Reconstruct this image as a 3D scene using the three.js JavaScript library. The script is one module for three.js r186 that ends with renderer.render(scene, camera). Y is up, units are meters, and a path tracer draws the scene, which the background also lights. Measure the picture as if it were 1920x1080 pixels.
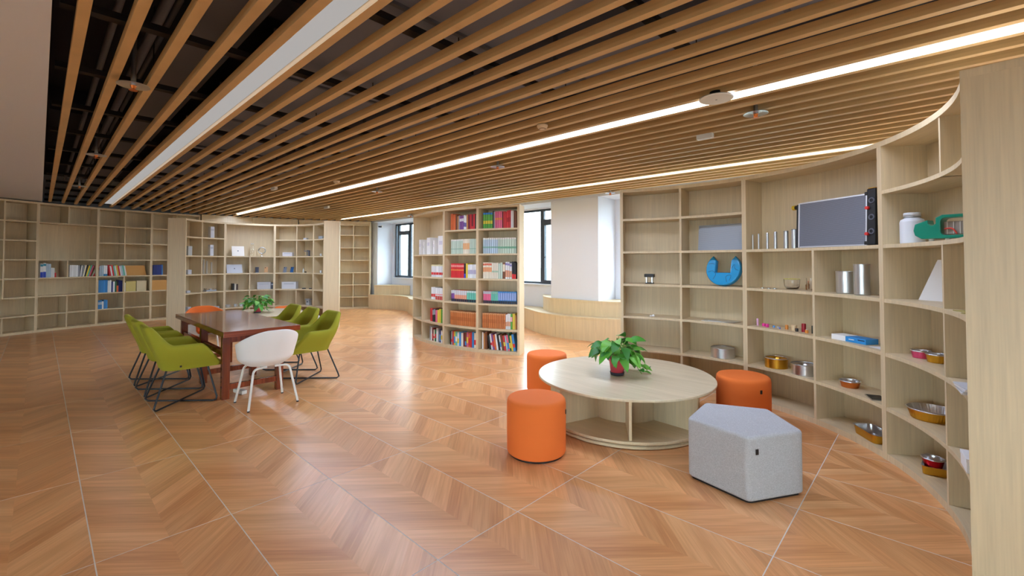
import * as THREE from 'three';
import { RoundedBoxGeometry } from 'three/addons/geometries/RoundedBoxGeometry.js';
import { mergeGeometries } from 'three/addons/utils/BufferGeometryUtils.js';
import { RectAreaLightUniformsLib } from 'three/addons/lights/RectAreaLightUniformsLib.js';

// ------------------------------------------------------------------ camera, sky, exposure
// Plan axes: x runs across the ceiling slats towards the windows, t = -z runs along the slats towards the curved wall.
RectAreaLightUniformsLib.init();
const scene = new THREE.Scene();
const renderer = new THREE.WebGLRenderer();
renderer.toneMapping = THREE.LinearToneMapping;
renderer.toneMappingExposure = 1.9;
renderer.shadowMap.enabled = true;
const camera = new THREE.PerspectiveCamera(65.84, 1920 / 1080, 0.05, 400);
{
  const yaw = THREE.MathUtils.degToRad(46.73), pitch = THREE.MathUtils.degToRad(1.44);
  camera.position.set(0, 1.525, 0);
  camera.lookAt(Math.sin(yaw) * Math.cos(pitch), 1.525 + Math.sin(pitch), -Math.cos(yaw) * Math.cos(pitch));
  camera.setViewOffset(1920, 1080, 0, 71, 1920, 1080);
}
scene.background = new THREE.Color().setRGB(0.87, 0.95, 1.06);
scene.backgroundIntensity = 7.2;
const LAMP = [0.7, 18, 7.5];        // radiance of the three ceiling strips

// ------------------------------------------------------------------ helpers
let seed = 7;
const rnd = () => { seed = (seed * 1664525 + 1013904223) >>> 0; return seed / 4294967296; };
const range = (a, b) => a + (b - a) * rnd();
const R = THREE.MathUtils.degToRad;
const V = (x, y, z) => new THREE.Vector3(x, y, z);
const taken = new Map();
function numbered(name) { const n = taken.get(name) ?? 0; taken.set(name, n + 1); return n ? name + '_' + String(n).padStart(3, '0') : name; }
function tag(o, label, category, group) { Object.assign(o.userData, { label, category }); if (group) o.userData.group = group; return o; }
function thing(name, label, category, [x, y, z] = [0, 0, 0], turn = 0, group) {
  const o = new THREE.Group(); o.name = numbered(name); scene.add(o);
  o.position.set(x, y, z); o.rotation.y = turn;
  return tag(o, label, category, group);
}
function part(name, geo, mat, parent, pos, rot) {
  const m = new THREE.Mesh(geo, mat); m.name = name; m.castShadow = m.receiveShadow = true;
  if (pos) m.position.set(...pos);
  if (rot) m.rotation.set(...rot);
  parent.add(m); return m;
}
function single(name, geo, mat, label, category, pos, turn = 0, group) {
  const m = part(numbered(name), geo, mat, scene, pos); m.rotation.y = turn; return tag(m, label, category, group);
}
function structure(name, label) { const o = new THREE.Group(); o.name = numbered(name); o.userData = { kind: 'structure', label }; scene.add(o); return o; }
const box = (w, h, d, r = 0, x = 0, y = 0, z = 0) => (r ? new RoundedBoxGeometry(w, h, d, 2, r) : new THREE.BoxGeometry(w, h, d)).translate(x, y, z);
const lathe = (pts, n = 32) => new THREE.LatheGeometry(pts.map(([x, y]) => new THREE.Vector2(x, y)), n);
const cyl = (r0, r1, h, n = 24, y = 0) => new THREE.CylinderGeometry(r1, r0, h, n).translate(0, y + h / 2, 0);
// uv in metres, by the way each face points; the grain of the wood runs along v
function metric(geo, lying = false) {
  const g = geo.index ? geo.toNonIndexed() : geo, p = g.attributes.position, n = g.attributes.normal, uv = new Float32Array(p.count * 2);
  for (let i = 0; i < p.count; i++) {
    const ax = Math.abs(n.getX(i)), ay = Math.abs(n.getY(i)), az = Math.abs(n.getZ(i)), x = p.getX(i), y = p.getY(i), z = p.getZ(i);
    const [u, v] = ay > ax && ay > az ? (lying ? [z, x] : [x, z]) : ax > az ? (lying ? [y, z] : [z, y]) : (lying ? [y, x] : [x, y]);
    uv[2 * i] = u; uv[2 * i + 1] = v;
  }
  g.setAttribute('uv', new THREE.BufferAttribute(uv, 2)); return g;
}
const wbox = (...a) => metric(box(...a));
// a tube along a bent rod with rounded corners
function rod(points, r, corner = 0.04, n = 8) {
  const ps = points.map((p) => V(...p)), path = new THREE.CurvePath(); let from = ps[0];
  for (let i = 1; i < ps.length; i++) {
    const to = ps[i];
    if (i < ps.length - 1) {
      const c = Math.min(corner, to.distanceTo(ps[i - 1]) * 0.45, to.distanceTo(ps[i + 1]) * 0.45);
      const a = to.clone().lerp(ps[i - 1], c / to.distanceTo(ps[i - 1])), b = to.clone().lerp(ps[i + 1], c / to.distanceTo(ps[i + 1]));
      path.add(new THREE.LineCurve3(from, a)); path.add(new THREE.QuadraticBezierCurve3(a, to, b)); from = b;
    } else path.add(new THREE.LineCurve3(from, to));
  }
  return new THREE.TubeGeometry(path, Math.max(12, points.length * 10), r, n);
}
class Quads {
  constructor() { this.p = []; this.n = []; this.u = []; }
  quad(p, n, u) {
    const g = p[1].clone().sub(p[0]).cross(p[2].clone().sub(p[0])), order = g.dot(n[0].clone().add(n[2])) >= 0 ? [0, 1, 2, 0, 2, 3] : [0, 2, 1, 0, 3, 2];
    for (const i of order) { this.p.push(...p[i].toArray()); this.n.push(...n[i].toArray()); this.u.push(...u[i]); }
  }
  done() {
    const g = new THREE.BufferGeometry();
    g.setAttribute('position', new THREE.Float32BufferAttribute(this.p, 3)); g.setAttribute('normal', new THREE.Float32BufferAttribute(this.n, 3)); g.setAttribute('uv', new THREE.Float32BufferAttribute(this.u, 2));
    return g;
  }
}
const polar = (r, a, y = 0) => V(r * Math.cos(R(a)), y, -r * Math.sin(R(a)));
function arcSlab(r0, r1, a0, a1, y0, y1, step = 3) {
  if (a0 > a1) [a0, a1] = [a1, a0];
  const q = new Quads(), n = Math.max(2, Math.ceil((a1 - a0) / step)), up = V(0, 1, 0), dn = V(0, -1, 0), rm = (r0 + r1) / 2;
  for (let i = 0; i < n; i++) {
    const a = a0 + (a1 - a0) * i / n, b = a0 + (a1 - a0) * (i + 1) / n, na = polar(1, a), nb = polar(1, b), la = R(a) * rm, lb = R(b) * rm;
    const uvV = [[la, y0], [lb, y0], [lb, y1], [la, y1]], uvH = [[r0, la], [r0, lb], [r1, lb], [r1, la]];
    q.quad([polar(r1, a, y0), polar(r1, b, y0), polar(r1, b, y1), polar(r1, a, y1)], [na, nb, nb, na], uvV);
    q.quad([polar(r0, a, y0), polar(r0, b, y0), polar(r0, b, y1), polar(r0, a, y1)], [na, nb, nb, na].map((v) => v.clone().negate()), uvV);
    q.quad([polar(r0, a, y1), polar(r0, b, y1), polar(r1, b, y1), polar(r1, a, y1)], [up, up, up, up], uvH);
    q.quad([polar(r0, a, y0), polar(r0, b, y0), polar(r1, b, y0), polar(r1, a, y0)], [dn, dn, dn, dn], uvH);
  }
  for (const [a, s] of [[a0, 1], [a1, -1]]) {
    const e = V(Math.sin(R(a)), 0, Math.cos(R(a))).multiplyScalar(s);
    q.quad([polar(r0, a, y0), polar(r1, a, y0), polar(r1, a, y1), polar(r0, a, y1)], [e, e, e, e], [[r0, y0], [r1, y0], [r1, y1], [r0, y1]]);
  }
  return q.done();
}
// prism over a plan outline given as [x, t]
function prism(pts, y0, y1, bevel = 0) {
  const s = new THREE.Shape(pts.map(([x, t]) => new THREE.Vector2(x, t)));
  const g = new THREE.ExtrudeGeometry(s, { depth: y1 - y0 - 2 * bevel, bevelEnabled: bevel > 0, bevelSize: bevel, bevelOffset: -bevel, bevelThickness: bevel, bevelSegments: 4, curveSegments: 12 });
  return g.rotateX(-Math.PI / 2).translate(0, y0 + bevel, 0);
}

// ------------------------------------------------------------------ textures and materials
const hash = (x, y, s = 0) => { let h = (x * 374761393 + y * 668265263 + s * 2147483647) | 0; h = Math.imul(h ^ (h >>> 13), 1274126177); return ((h ^ (h >>> 16)) >>> 0) / 4294967296; };
function noise(x, y, px, py, s = 0) {
  const ix = Math.floor(x), iy = Math.floor(y), fx = x - ix, fy = y - iy, w = (v) => v * v * (3 - 2 * v), m = (a, b) => ((a % b) + b) % b;
  const h = (i, j) => hash(m(ix + i, px), m(iy + j, py), s), u = w(fx), v = w(fy);
  return (h(0, 0) * (1 - u) + h(1, 0) * u) * (1 - v) + (h(0, 1) * (1 - u) + h(1, 1) * u) * v;
}
function texture(w, h, fn, srgb = true) {
  const d = new Uint8Array(w * h * 4);
  for (let j = 0; j < h; j++) for (let i = 0; i < w; i++) { const c = fn(i, j); for (let k = 0; k < 3; k++) d[(j * w + i) * 4 + k] = Math.max(0, Math.min(255, Array.isArray(c) ? c[k] : c)); d[(j * w + i) * 4 + 3] = 255; }
  const t = new THREE.DataTexture(d, w, h, THREE.RGBAFormat); t.wrapS = t.wrapT = THREE.RepeatWrapping; t.magFilter = THREE.LinearFilter; t.minFilter = THREE.LinearMipmapLinearFilter; t.generateMipmaps = true;
  if (srgb) t.colorSpace = THREE.SRGBColorSpace;
  t.needsUpdate = true; return t;
}
const grain = texture(512, 512, (i, j) => {                                    // pale laminate: fine straight grain along v, 1 m x 1 m
  const x = i / 512, y = j / 512;
  return 238 + 10 * (noise(x * 90, y * 3, 90, 3, 1) - 0.5) + 9 * (noise(x * 230, y * 8, 230, 8, 2) - 0.5) + 10 * (noise(x * 18, y * 2, 18, 2, 3) - 0.5);
});
const rosewood = texture(512, 512, (i, j) => {                                 // wavy figure of the dining table
  const x = i / 512, y = j / 512, w = noise(x * 4, y * 2, 4, 2, 5) * 1.6, s = noise((x * 3 + w) * 10, y * 2, 30, 2, 6), f = noise(x * 160, y * 6, 160, 6, 7);
  const k = 0.55 + 0.5 * s + 0.25 * (f - 0.5); return [150 * k + 40, 92 * k + 14, 62 * k + 6];
});
const weave = texture(256, 256, (i, j) => 128 + 60 * Math.sin(i * Math.PI / 4) * Math.sin(j * Math.PI / 4) + 110 * (hash(i, j, 9) - 0.5), false);
const melange = texture(256, 256, (i, j) => 225 + 46 * (noise(i / 2, j / 2, 128, 128, 4) - 0.5) + 22 * (hash(i, j, 3) - 0.5));
// wood-look porcelain: four prints side by side, each 0.602 m x 1.24 m, ten chevron strips long
const TW = 0.602, TL = 1.24;
const chevron = texture(2048, 1024, (i, j) => {
  const v = Math.floor(i / 512), u = (i % 512) / 512, y = j / 1024, half = u < 0.5 ? 0 : 1, uu = half ? 1 - u : u;
  const pos = y * 10 + uu * TW / TL * 10, k = ((Math.floor(pos) % 10) + 10) % 10, f = pos - Math.floor(pos);
  const along = uu * TW * 1.45, tone = hash(k, half, 11 + v), warm = hash(k, half, 31 + v);
  const g = noise(along * 5 + k * 3.7, f * 9 + k * 17, 64, 512, v + 40 + half) - 0.5, fine = noise(along * 9 + k, f * 34 + k * 40, 64, 1024, v + 60 + half) - 0.5;
  const edge = Math.min(f, 1 - f) < 0.014 ? -8 : 0, t = (tone - 0.5) * 30 + g * 20 + fine * 11 + edge * 0.5;
  return [222 + t * 0.85, 161 + t * 0.95 + (warm - 0.5) * 8, 106 + t * 0.85 + (warm - 0.5) * 10];
});
const hexcore = texture(256, 256, (i, j) => {
  const x = i / 16, y = j / 16, row = Math.floor(y), fx = x + (row % 2) * 0.5 - Math.floor(x + (row % 2) * 0.5) - 0.5, fy = y - row - 0.5;
  return Math.hypot(fx, fy) < 0.4 ? [132, 148, 172] : [196, 202, 208];
});
const fins = texture(64, 256, (i, j) => (j % 16 < 3 ? [168, 172, 182] : (i + j) % 4 < 2 ? [98, 104, 118] : [120, 126, 140]));
for (const [t, x, y] of [[weave, 22, 22], [melange, 4, 4], [rosewood, 1, 0.5], [hexcore, 7, 7], [fins, 10, 7]]) t.repeat.set(x, y);

const mat = (color, roughness = 0.6, more = {}) => new THREE.MeshPhysicalMaterial({ color, roughness, ...more });
const metal = (color, roughness = 0.3) => new THREE.MeshPhysicalMaterial({ color, roughness, metalness: 1 });
const M = {
  oak: mat(0xe8d4ae, 0.42, { map: grain }),
  tabletop: mat(0xead9b8, 0.27, { map: grain }),
  slat: mat(0xe4bf86, 0.55, { map: grain }),
  plaster: mat(0xe0e6f1, 0.85),
  white: mat(0xeeeeea, 0.45),
  tile: mat(0xffffff, 0.28, { map: chevron, ior: 1.6 }),
  grout: mat(0xe2dfda, 0.8),
  plenum: mat(0x2a2c38, 0.9), duct: mat(0x7e869c, 0.75), carrier: mat(0x15151a, 0.7), pipe: mat(0x666a78, 0.6),
  orange: mat(0xf37a30, 0.85, { bumpMap: weave, bumpScale: 0.0006, sheen: 0.3, sheenRoughness: 0.6 }),
  green: mat(0x9e9c22, 0.85, { bumpMap: weave, bumpScale: 0.0006, sheen: 0.25, sheenRoughness: 0.6 }),
  grey: mat(0xd4d5d8, 0.9, { map: melange, bumpMap: weave, bumpScale: 0.0006 }),
  black: mat(0x16171a, 0.45), rodBlack: mat(0x1d242c, 0.4), shell: mat(0xf0efee, 0.35), legWhite: mat(0xe2e0da, 0.35),
  rosewood: mat(0xd2b09a, 0.2, { map: rosewood, clearcoat: 0.6, clearcoatRoughness: 0.08 }),
  frame: mat(0x3d4752, 0.45),
  pane: mat(0xf4fbfa, 0.02, { transmission: 1, thickness: 0 }),
  glass: mat(0xffffff, 0.03, { transmission: 1, thickness: 0.01, ior: 1.5 }),
  steel: metal(0xc4c7ca, 0.3), brushed: metal(0xd9dcdf, 0.38), gold: metal(0xd8a53a, 0.3), copper: metal(0xd98246, 0.35), foil: metal(0xd6d8dc, 0.28), pinkFoil: metal(0xf0679a, 0.35), redFoil: metal(0xb8202c, 0.3),
  fins: mat(0xffffff, 0.5, { map: fins, metalness: 0.35 }), hex: mat(0xffffff, 0.45, { map: hexcore, metalness: 0.3 }),
  blue: mat(0x18a0e0, 0.22, { clearcoat: 0.8, clearcoatRoughness: 0.1 }), teal: mat(0x1fa287, 0.35), paper: mat(0xf3f3f4, 0.7), kraft: mat(0xcf9a58, 0.8), manila: mat(0xd2c27c, 0.8), manilaPale: mat(0xd8cba8, 0.8),
  pot: mat(0xc8434c, 0.5), potBase: mat(0x3a3340, 0.6), soil: mat(0x33261c, 0.95), leaf: [0x3f8f22, 0x5aa832, 0x2f7a20, 0x76b944].map((c) => mat(c, 0.5, { transmission: 0.15, thickness: 0 })), stem: mat(0x6f9a3a, 0.6),
  print: new THREE.MeshPhysicalMaterial({ vertexColors: true, roughness: 0.55 }),
  lamp: (k) => new THREE.MeshStandardMaterial({ color: 0x66686c, emissive: 0xffffff, emissiveIntensity: k }),
};
const plain = new Map();
const flat = (c, r = 0.55) => { const k = c + '/' + r; if (!plain.has(k)) plain.set(k, mat(c, r)); return plain.get(k); };

// ------------------------------------------------------------------ the room
const CEIL = 2.825, WIN = 8.15, WALL = { x: 3.1, t: 7.52, r: 7.18 };
const wallEnd = (x) => WALL.t + Math.sqrt(Math.max(0, (WALL.r - 0.02) ** 2 - (x - WALL.x) ** 2));
{ // floor: wood-look tiles with pale joints
  const floor = structure('floor', 'floor of wood-look chevron tiles with pale joints');
  part('screed', box(17.35, 0.1, 20.4, 0, -0.425, -0.0506, -5.1), M.grout, floor);
  const variants = [0, 1, 2, 3].map((v) => {
    const g = new THREE.BoxGeometry(TW - 0.0055, 0.012, TL - 0.0055).translate(0, -0.006, 0), n = g.attributes.normal, p = g.attributes.position, uv = g.attributes.uv;
    for (let i = 0; i < p.count; i++) uv.setXY(i, (v + 0.5 + p.getX(i) / TW * 0.998) / 4, 0.5 - p.getZ(i) / TL);
    return g;
  });
  const yaw = R(46.73), rest = [];
  for (let i = -16; i < 14; i++) for (let j = -5; j < 12; j++) {
    const x = 0.22 + TW * (i + 0.5), t = 0.62 + TL * (j + 0.5), v = Math.floor(hash(i + 20, j + 20, 5) * 4);
    if (x > WIN + 0.1 || t > 15.3) continue;
    const d = Math.sin(yaw) * x + Math.cos(yaw) * t, side = Math.cos(yaw) * x - Math.sin(yaw) * t;
    if (d > 1.2 && Math.abs(side) < 1.17 * d + 0.9) part('tile', variants[v], M.tile, floor, [x, 0, -t]);
    else rest.push(variants[v].clone().translate(x, 0, -t));
  }
  part('tile_border', mergeGeometries(rest), M.tile, floor).userData.kind = 'stuff';
}
const BEHIND = [[-0.6, 1.6]];
{ // flat walls
  const w1 = structure('wall_left', 'white wall of the corridor side'); const s1 = new THREE.Shape([[-5.1, 0], [15.4, 0], [15.4, 3.7], [-5.1, 3.7]].map((p) => new THREE.Vector2(...p)));
  for (const [a, b] of [[-4.6, -0.4], [0.2, 4.4]]) s1.holes.push(new THREE.Path([[a, 0.5], [a, 2.65], [b, 2.65], [b, 0.5]].map((p) => new THREE.Vector2(...p))));
  part('panel', new THREE.ExtrudeGeometry(s1, { depth: 0.2, bevelEnabled: false }).rotateY(Math.PI / 2).translate(-9.2, 0, 0), M.plaster, w1);
  const w2 = structure('wall_behind', 'white wall behind the camera'); const s2 = new THREE.Shape([[-9.2, 0], [8.4, 0], [8.4, 3.7], [-9.2, 3.7]].map((p) => new THREE.Vector2(...p)));
  for (const [a, b] of BEHIND) s2.holes.push(new THREE.Path([[a, 0.6], [a, 2.65], [b, 2.65], [b, 0.6]].map((p) => new THREE.Vector2(...p))));
  part('panel', new THREE.ExtrudeGeometry(s2, { depth: 0.2, bevelEnabled: false }).translate(0, 0, 5.1), M.plaster, w2);
  const w3 = structure('wall_back', 'white wall behind the curved wall shelves'); part('panel', box(17.6, 3.7, 0.2, 0, -0.4, 1.85, -15.35), M.plaster, w3);
}
const OPEN = [[10.95, 13.12], [6.1, 9.65], [0.95, 4.55], [-4.4, -0.5]], SILL = 0.99, HEAD = 2.77;
{ // window wall with columns
  const w = structure('wall_right', 'white window wall with square columns');
  const s = new THREE.Shape([[-5.1, 0], [15.3, 0], [15.3, 3.7], [-5.1, 3.7]].map((p) => new THREE.Vector2(...p)));
  for (const [a, b] of OPEN) s.holes.push(new THREE.Path([[a, SILL], [a, HEAD], [b, HEAD], [b, SILL]].map((p) => new THREE.Vector2(...p))));
  part('panel', new THREE.ExtrudeGeometry(s, { depth: 0.22, bevelEnabled: false }).rotateY(Math.PI / 2).translate(WIN, 0, 0), M.plaster, w);
  for (const [a, b] of [[4.74, 5.92], [9.75, 10.9], [-0.3, 0.85]]) part('column', box(0.66, 2.8, b - a, 0.008, 7.5 + 0.33, 1.4, -(a + b) / 2), M.plaster, w);
  part('pilaster', box(0.6, 2.8, 1.9, 0.008, 7.9, 1.4, -14.17), M.plaster, w);
  for (const [a, b] of OPEN) part('window_sill', box(0.12, 0.025, b - a, 0.006, WIN + 0.01, SILL - 0.012, -(a + b) / 2), M.plaster, w);
}
function sash(parent, t0, t1, y0, y1, x, w = 0.055, d = 0.06, name = 'sash') {
  const h = y1 - y0, l = t1 - t0, tm = -(t0 + t1) / 2, ym = (y0 + y1) / 2;
  part(name, mergeGeometries([box(d, w, l, 0, 0, h / 2 - w / 2), box(d, w, l, 0, 0, -h / 2 + w / 2), box(d, h - 2 * w, w, 0, 0, 0, l / 2 - w / 2), box(d, h - 2 * w, w, 0, 0, 0, -l / 2 + w / 2)]), M.frame, parent, [x, ym, tm]);
  part('pane', box(0.006, h - 2 * w, l - 2 * w), M.pane, parent, [x, ym, tm]);
}
function handle(parent, t, x) { part('window_handle', mergeGeometries([box(0.02, 0.07, 0.028, 0.004), box(0.03, 0.018, 0.018, 0.004, -0.02), box(0.016, 0.018, 0.11, 0.004, -0.032, 0, 0.045)]), M.frame, parent, [x - 0.04, 1.62, -t]); }
const X = WIN + 0.09, TR = 2.47;
{
  const a = structure('window_1', 'window beside the pilaster, dark frame with narrow casement');
  sash(a, 12.93, 13.12, SILL, HEAD, X); sash(a, 12.26, 12.93, TR, HEAD, X); sash(a, 12.26, 12.93, SILL, TR, X - 0.02, 0.075, 0.08); handle(a, 12.31, X - 0.02); sash(a, 10.95, 12.26, SILL, HEAD, X);
  const b = structure('window_2', 'window between the white column and the book-filled bookcase');
  sash(b, 6.74, 8.0, SILL, HEAD, X, 0.05); sash(b, 8.0, 9.65, SILL, HEAD, X, 0.05); sash(b, 6.1, 6.74, TR, HEAD, X, 0.05); sash(b, 6.1, 6.74, SILL, TR, X - 0.02, 0.09, 0.08); handle(b, 6.69, X - 0.02);
  const c = structure('window_3', 'window beyond the white column with one casement open');
  sash(c, 0.95, 2.4, SILL, HEAD, X); sash(c, 2.4, 4.0, SILL, HEAD, X); sash(c, 4.0, 4.55, TR, HEAD, X);
  const open = new THREE.Group(); open.name = 'open_casement'; c.add(open); open.position.set(X - 0.06, 0, -4.5); open.rotation.y = R(100);
  sash(open, -0.5, 0, SILL, TR, 0, 0.075, 0.07); part('window_handle', box(0.05, 0.1, 0.02, 0.004), M.frame, open, [-0.05, 1.62, 0.47]);
  const d = structure('window_4', 'window further along the window wall');
  sash(d, -4.4, -2.4, SILL, HEAD, X); sash(d, -2.4, -0.5, SILL, HEAD, X);
}
for (const [n, a, b] of [[5, -4.6, -0.4], [6, 0.2, 4.4]]) { const w = structure('window_' + n, 'corridor window out of the picture'); for (const [c, d] of [[a, (a + b) / 2], [(a + b) / 2, b]]) sash(w, c, d, 0.5, 2.65, -9.1); }
BEHIND.forEach(([a, b], i) => { const w = structure('window_' + (7 + i), 'window behind the camera'), g = new THREE.Group(); g.name = 'casement'; w.add(g); g.rotation.y = -Math.PI / 2; g.position.set((a + b) / 2, 0, 5.2); sash(g, -(b - a) / 2, (b - a) / 2, 0.6, 2.65, 0); });
{ // lawn outside
  const g = structure('ground', 'pale lawn outside the windows'); part('lawn', box(460, 0.2, 400, 0, 20, -3.1, -10), mat(0x4c5048, 0.95), g);
}
{ // slatted ceiling under a dark plenum, plasterboard margins
  const c = structure('ceiling', 'ceiling of warm wooden slats under a dark void');
  const slat = metric(new THREE.BoxGeometry(0.051, 0.058, 1), true), P = 0.205, lamps = [1.058, 3.723, 6.388];
  for (let k = -4; k < 32; k++) {
    const x = 0.955 + P * k, t1 = wallEnd(x);
    if (x < 0.1 || x > 7.45) continue;
    const m = part('slat', slat, M.slat, c, [x, CEIL + 0.03, -(t1 - 3.6) / 2]); m.scale.z = t1 + 3.6;
  }
  part('slab', box(17.5, 0.12, 20.6, 0, -0.4, 3.64, -5.1), M.plenum, c);
  part('plasterboard', box(9.1, 0.09, 20.4, 0, -4.53, CEIL + 0.045, -5.1), M.plaster, c);
  part('plasterboard', box(0.75, 0.1, 20.4, 0, 7.5 + 0.375, 2.85, -5.1), M.plaster, c);
  part('plasterboard', box(7.5, 0.09, 1.5, 0, 3.75, CEIL + 0.045, 4.35), M.plaster, c);
  const side = box(0.02, 0.62, 20.4, 0, 0, 3.22, -5.1);
  part('upstand', side, M.plenum, c, [0.01, 0, 0]);
  for (let i = 0; i < 16; i++) part('carrier', box(7.4, 0.04, 0.07, 0, 3.75, 2.93, 0), M.carrier, c, [0, 0, 2.2 - i * 1.12]);
  const wires = []; for (let i = 0; i < 16; i++) for (const x of [0.6, 1.9, 3.1, 4.4, 5.6, 6.9]) wires.push(cyl(0.004, 0.004, 0.64, 6).translate(x, 2.95, 2.2 - i * 1.12));
  part('hanger_wires', mergeGeometries(wires), M.carrier, c);
  for (const t of [3.3, 7.6, 11.6]) part('beam', box(7.4, 0.28, 0.32, 0, 3.75, 3.44, -t), M.plenum, c);
  // strip lamps in three of the gaps
  lamps.forEach((x, i) => {
    const t1 = wallEnd(x) - 0.45, t0 = -3.4, len = t1 - t0, mid = -(t0 + t1) / 2;
    const l = thing('strip_lamp', ['long dimmer white strip lamp beside the dark open ceiling void', 'long bright white strip lamp passing over the round speaker', 'long bright white strip lamp above the book-filled bookcase'][i], 'lamp', [x, CEIL, mid], 0, 'white strip lamps set between the ceiling slats');
    part('housing', box(0.155, 0.05, len, 0, 0, 0.075, 0), M.white, l);
    part('diffuser', box(0.15, 0.012, len - 0.02, 0, 0, 0.044, 0), M.lamp(i ? 1.0 : 0.19), l);
    const a = new THREE.RectAreaLight(0xd6e3ff, LAMP[i], 0.15, len - 0.02); a.position.set(0, 0.036, 0); a.rotation.x = -Math.PI / 2; l.add(a);
  });
}
{ // services in the void
  const tube = (x, y, t0, t1, r, label, m = M.pipe) => { const o = single('ceiling_pipe', new THREE.CylinderGeometry(r, r, t1 - t0, 14).rotateX(Math.PI / 2), m, label, 'pipe', [x, y, -(t0 + t1) / 2]); return o; };
  tube(0.33, 3.22, -2, 13, 0.022, 'thin grey conduit in the ceiling void next to the white ceiling');
  tube(0.52, 3.15, -2, 13, 0.03, 'grey sprinkler pipe running above the row of sprinkler plates');
  tube(0.62, 3.28, -2, 13, 0.018, 'thinnest conduit beside the dim strip lamp in the void');
  const duct = (x, w, y, h, t0, t1, label) => {
    const d = thing('air_duct', label, 'duct', [x, y, -(t0 + t1) / 2]), n = Math.round((t1 - t0) / 1.5);
    part('casing', box(w, h, t1 - t0, 0.004, 0, h / 2), M.duct, d);
    for (let i = 0; i <= n; i++) part('flange', box(w + 0.04, h + 0.04, 0.03, 0, 0, h / 2, (t1 - t0) * (i / n - 0.5) * 0.99), M.pipe, d);
  };
  duct(1.75, 0.95, 3.03, 0.34, -2.5, 13.2, 'wide grey air duct above the slats beside the dim strip lamp');
  duct(3.05, 0.5, 3.1, 0.25, -2.5, 12.9, 'narrower grey air duct above the slats in mid ceiling');
  single('cable_tray', mergeGeometries([box(0.3, 0.01, 15), box(0.01, 0.06, 15, 0, -0.15, 0.03), box(0.01, 0.06, 15, 0, 0.15, 0.03)]), M.pipe, 'shallow cable tray in the void by the dim strip lamp', 'cable tray', [0.82, 3.1, -5.2]);
}

// ------------------------------------------------------------------ bookcases
const ROWS = [0.05, 0.405, 0.82, 1.235, 1.655, 2.075], TOP = 2.46;
const WROWS = [0.05, 0.385, 0.775, 1.17, 1.57, 1.975, 2.38], WTOP = 2.8;
// angles go from the viewer's left to right; skip(col, row) says which cell borders are missing: h = shelf under the cell's ceiling, v = divider after the column
function bookcase({ name, label, x, t, r, depth = 0.34, out = 1, angles, thick, rows, top, open, ends = [0.036, 0.036], step = 3, group }) {
  const o = thing(name, label, 'bookcase', [x, 0, -t], 0, group), back = r + out * depth, n = angles.length - 1, dir = Math.sign(angles[1] - angles[0]);
  const lo = Math.min(r, back), hi = Math.max(r, back), inF = out > 0 ? [lo + 0.004, hi - 0.012] : [lo + 0.012, hi - 0.004];
  const deg = (m) => m / r * 180 / Math.PI;
  const covered = (c, k) => open.find(([c0, c1, k0, k1]) => c >= c0 && c <= c1 && k >= k0 && k <= k1);   // merged cell that holds cell (c, k), k from the bottom
  const board = (nm, a, th, y0, y1, front = 0) => {
    const f = out > 0 ? [lo + front, hi - 0.012] : [lo + 0.012, hi - front];
    const m = part(nm, wbox(f[1] - f[0], y1 - y0, th), M.oak, o); m.position.copy(polar((f[0] + f[1]) / 2, a, (y0 + y1) / 2)); m.rotation.y = R(a);
  };
  part('plinth', arcSlab(inF[0], inF[1], angles[0], angles[n], 0, rows[0], step), M.oak, o);
  part('top_board', arcSlab(lo, hi, angles[0], angles[n], top - 0.04, top, step), M.oak, o);
  const posts = [0, ...thick, n];
  for (let p = 0; p + 1 < posts.length; p++) part('back_panel', arcSlab(out > 0 ? hi - 0.012 : lo, out > 0 ? hi : lo + 0.012, angles[posts[p]] + dir * 0.03, angles[posts[p + 1]], 0, top - 0.04, step), M.oak, o);
  posts.forEach((c, i) => { const end = i === 0 || i === posts.length - 1, th = end ? ends[i ? 1 : 0] : 0.048; board(end ? 'side_panel' : 'post', angles[c] + (end ? (i ? -1 : 1) * dir * deg(th / 2) : 0), th, 0, top - 0.04 + (end ? 0.0395 : 0), end ? -0.003 : 0.001); });
  for (let c = 1; c < n; c++) if (!thick.includes(c)) {                     // thin dividers, in runs of rows
    let from = null;
    for (let k = 0; k <= rows.length; k++) {
      const cell = k < rows.length && covered(c - 1, k), solid = k < rows.length && !(cell && cell === covered(c, k));
      if (solid && from === null) from = k;
      if (!solid && from !== null) { board('divider', angles[c], 0.024, rows[from] + (from ? -0.028 : 0), k < rows.length ? rows[k] - 0.028 : top - 0.04, 0.006); from = null; }
    }
  }
  for (let k = 1; k < rows.length; k++) for (let p = 0; p + 1 < posts.length; p++) {   // shelves, in runs of columns between thick posts
    let from = null;
    for (let c = posts[p]; c <= posts[p + 1]; c++) {
      const cell = c < posts[p + 1] && covered(c, k), solid = c < posts[p + 1] && !(cell && cell === covered(c, k - 1));
      if (solid && from === null) from = c;
      if (!solid && from !== null) { part('shelf', arcSlab(inF[0], inF[1], angles[from] + dir * deg(0.012), angles[c] - dir * deg(0.012), rows[k] - 0.028, rows[k], step), M.oak, o); from = null; }
    }
  }
  o.userData.spec = undefined;
  // a place on a shelf: world position and the turn that points +z out of the case
  return (a, k, rr, turn = 0) => { const p = polar(rr, a, k < 0 ? 0 : rows[k]); return { pos: [x + p.x, p.y + 0.0006, -t + p.z], turn: R(a) + (out > 0 ? -1 : 1) * Math.PI / 2 + R(turn) }; };
}
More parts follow.
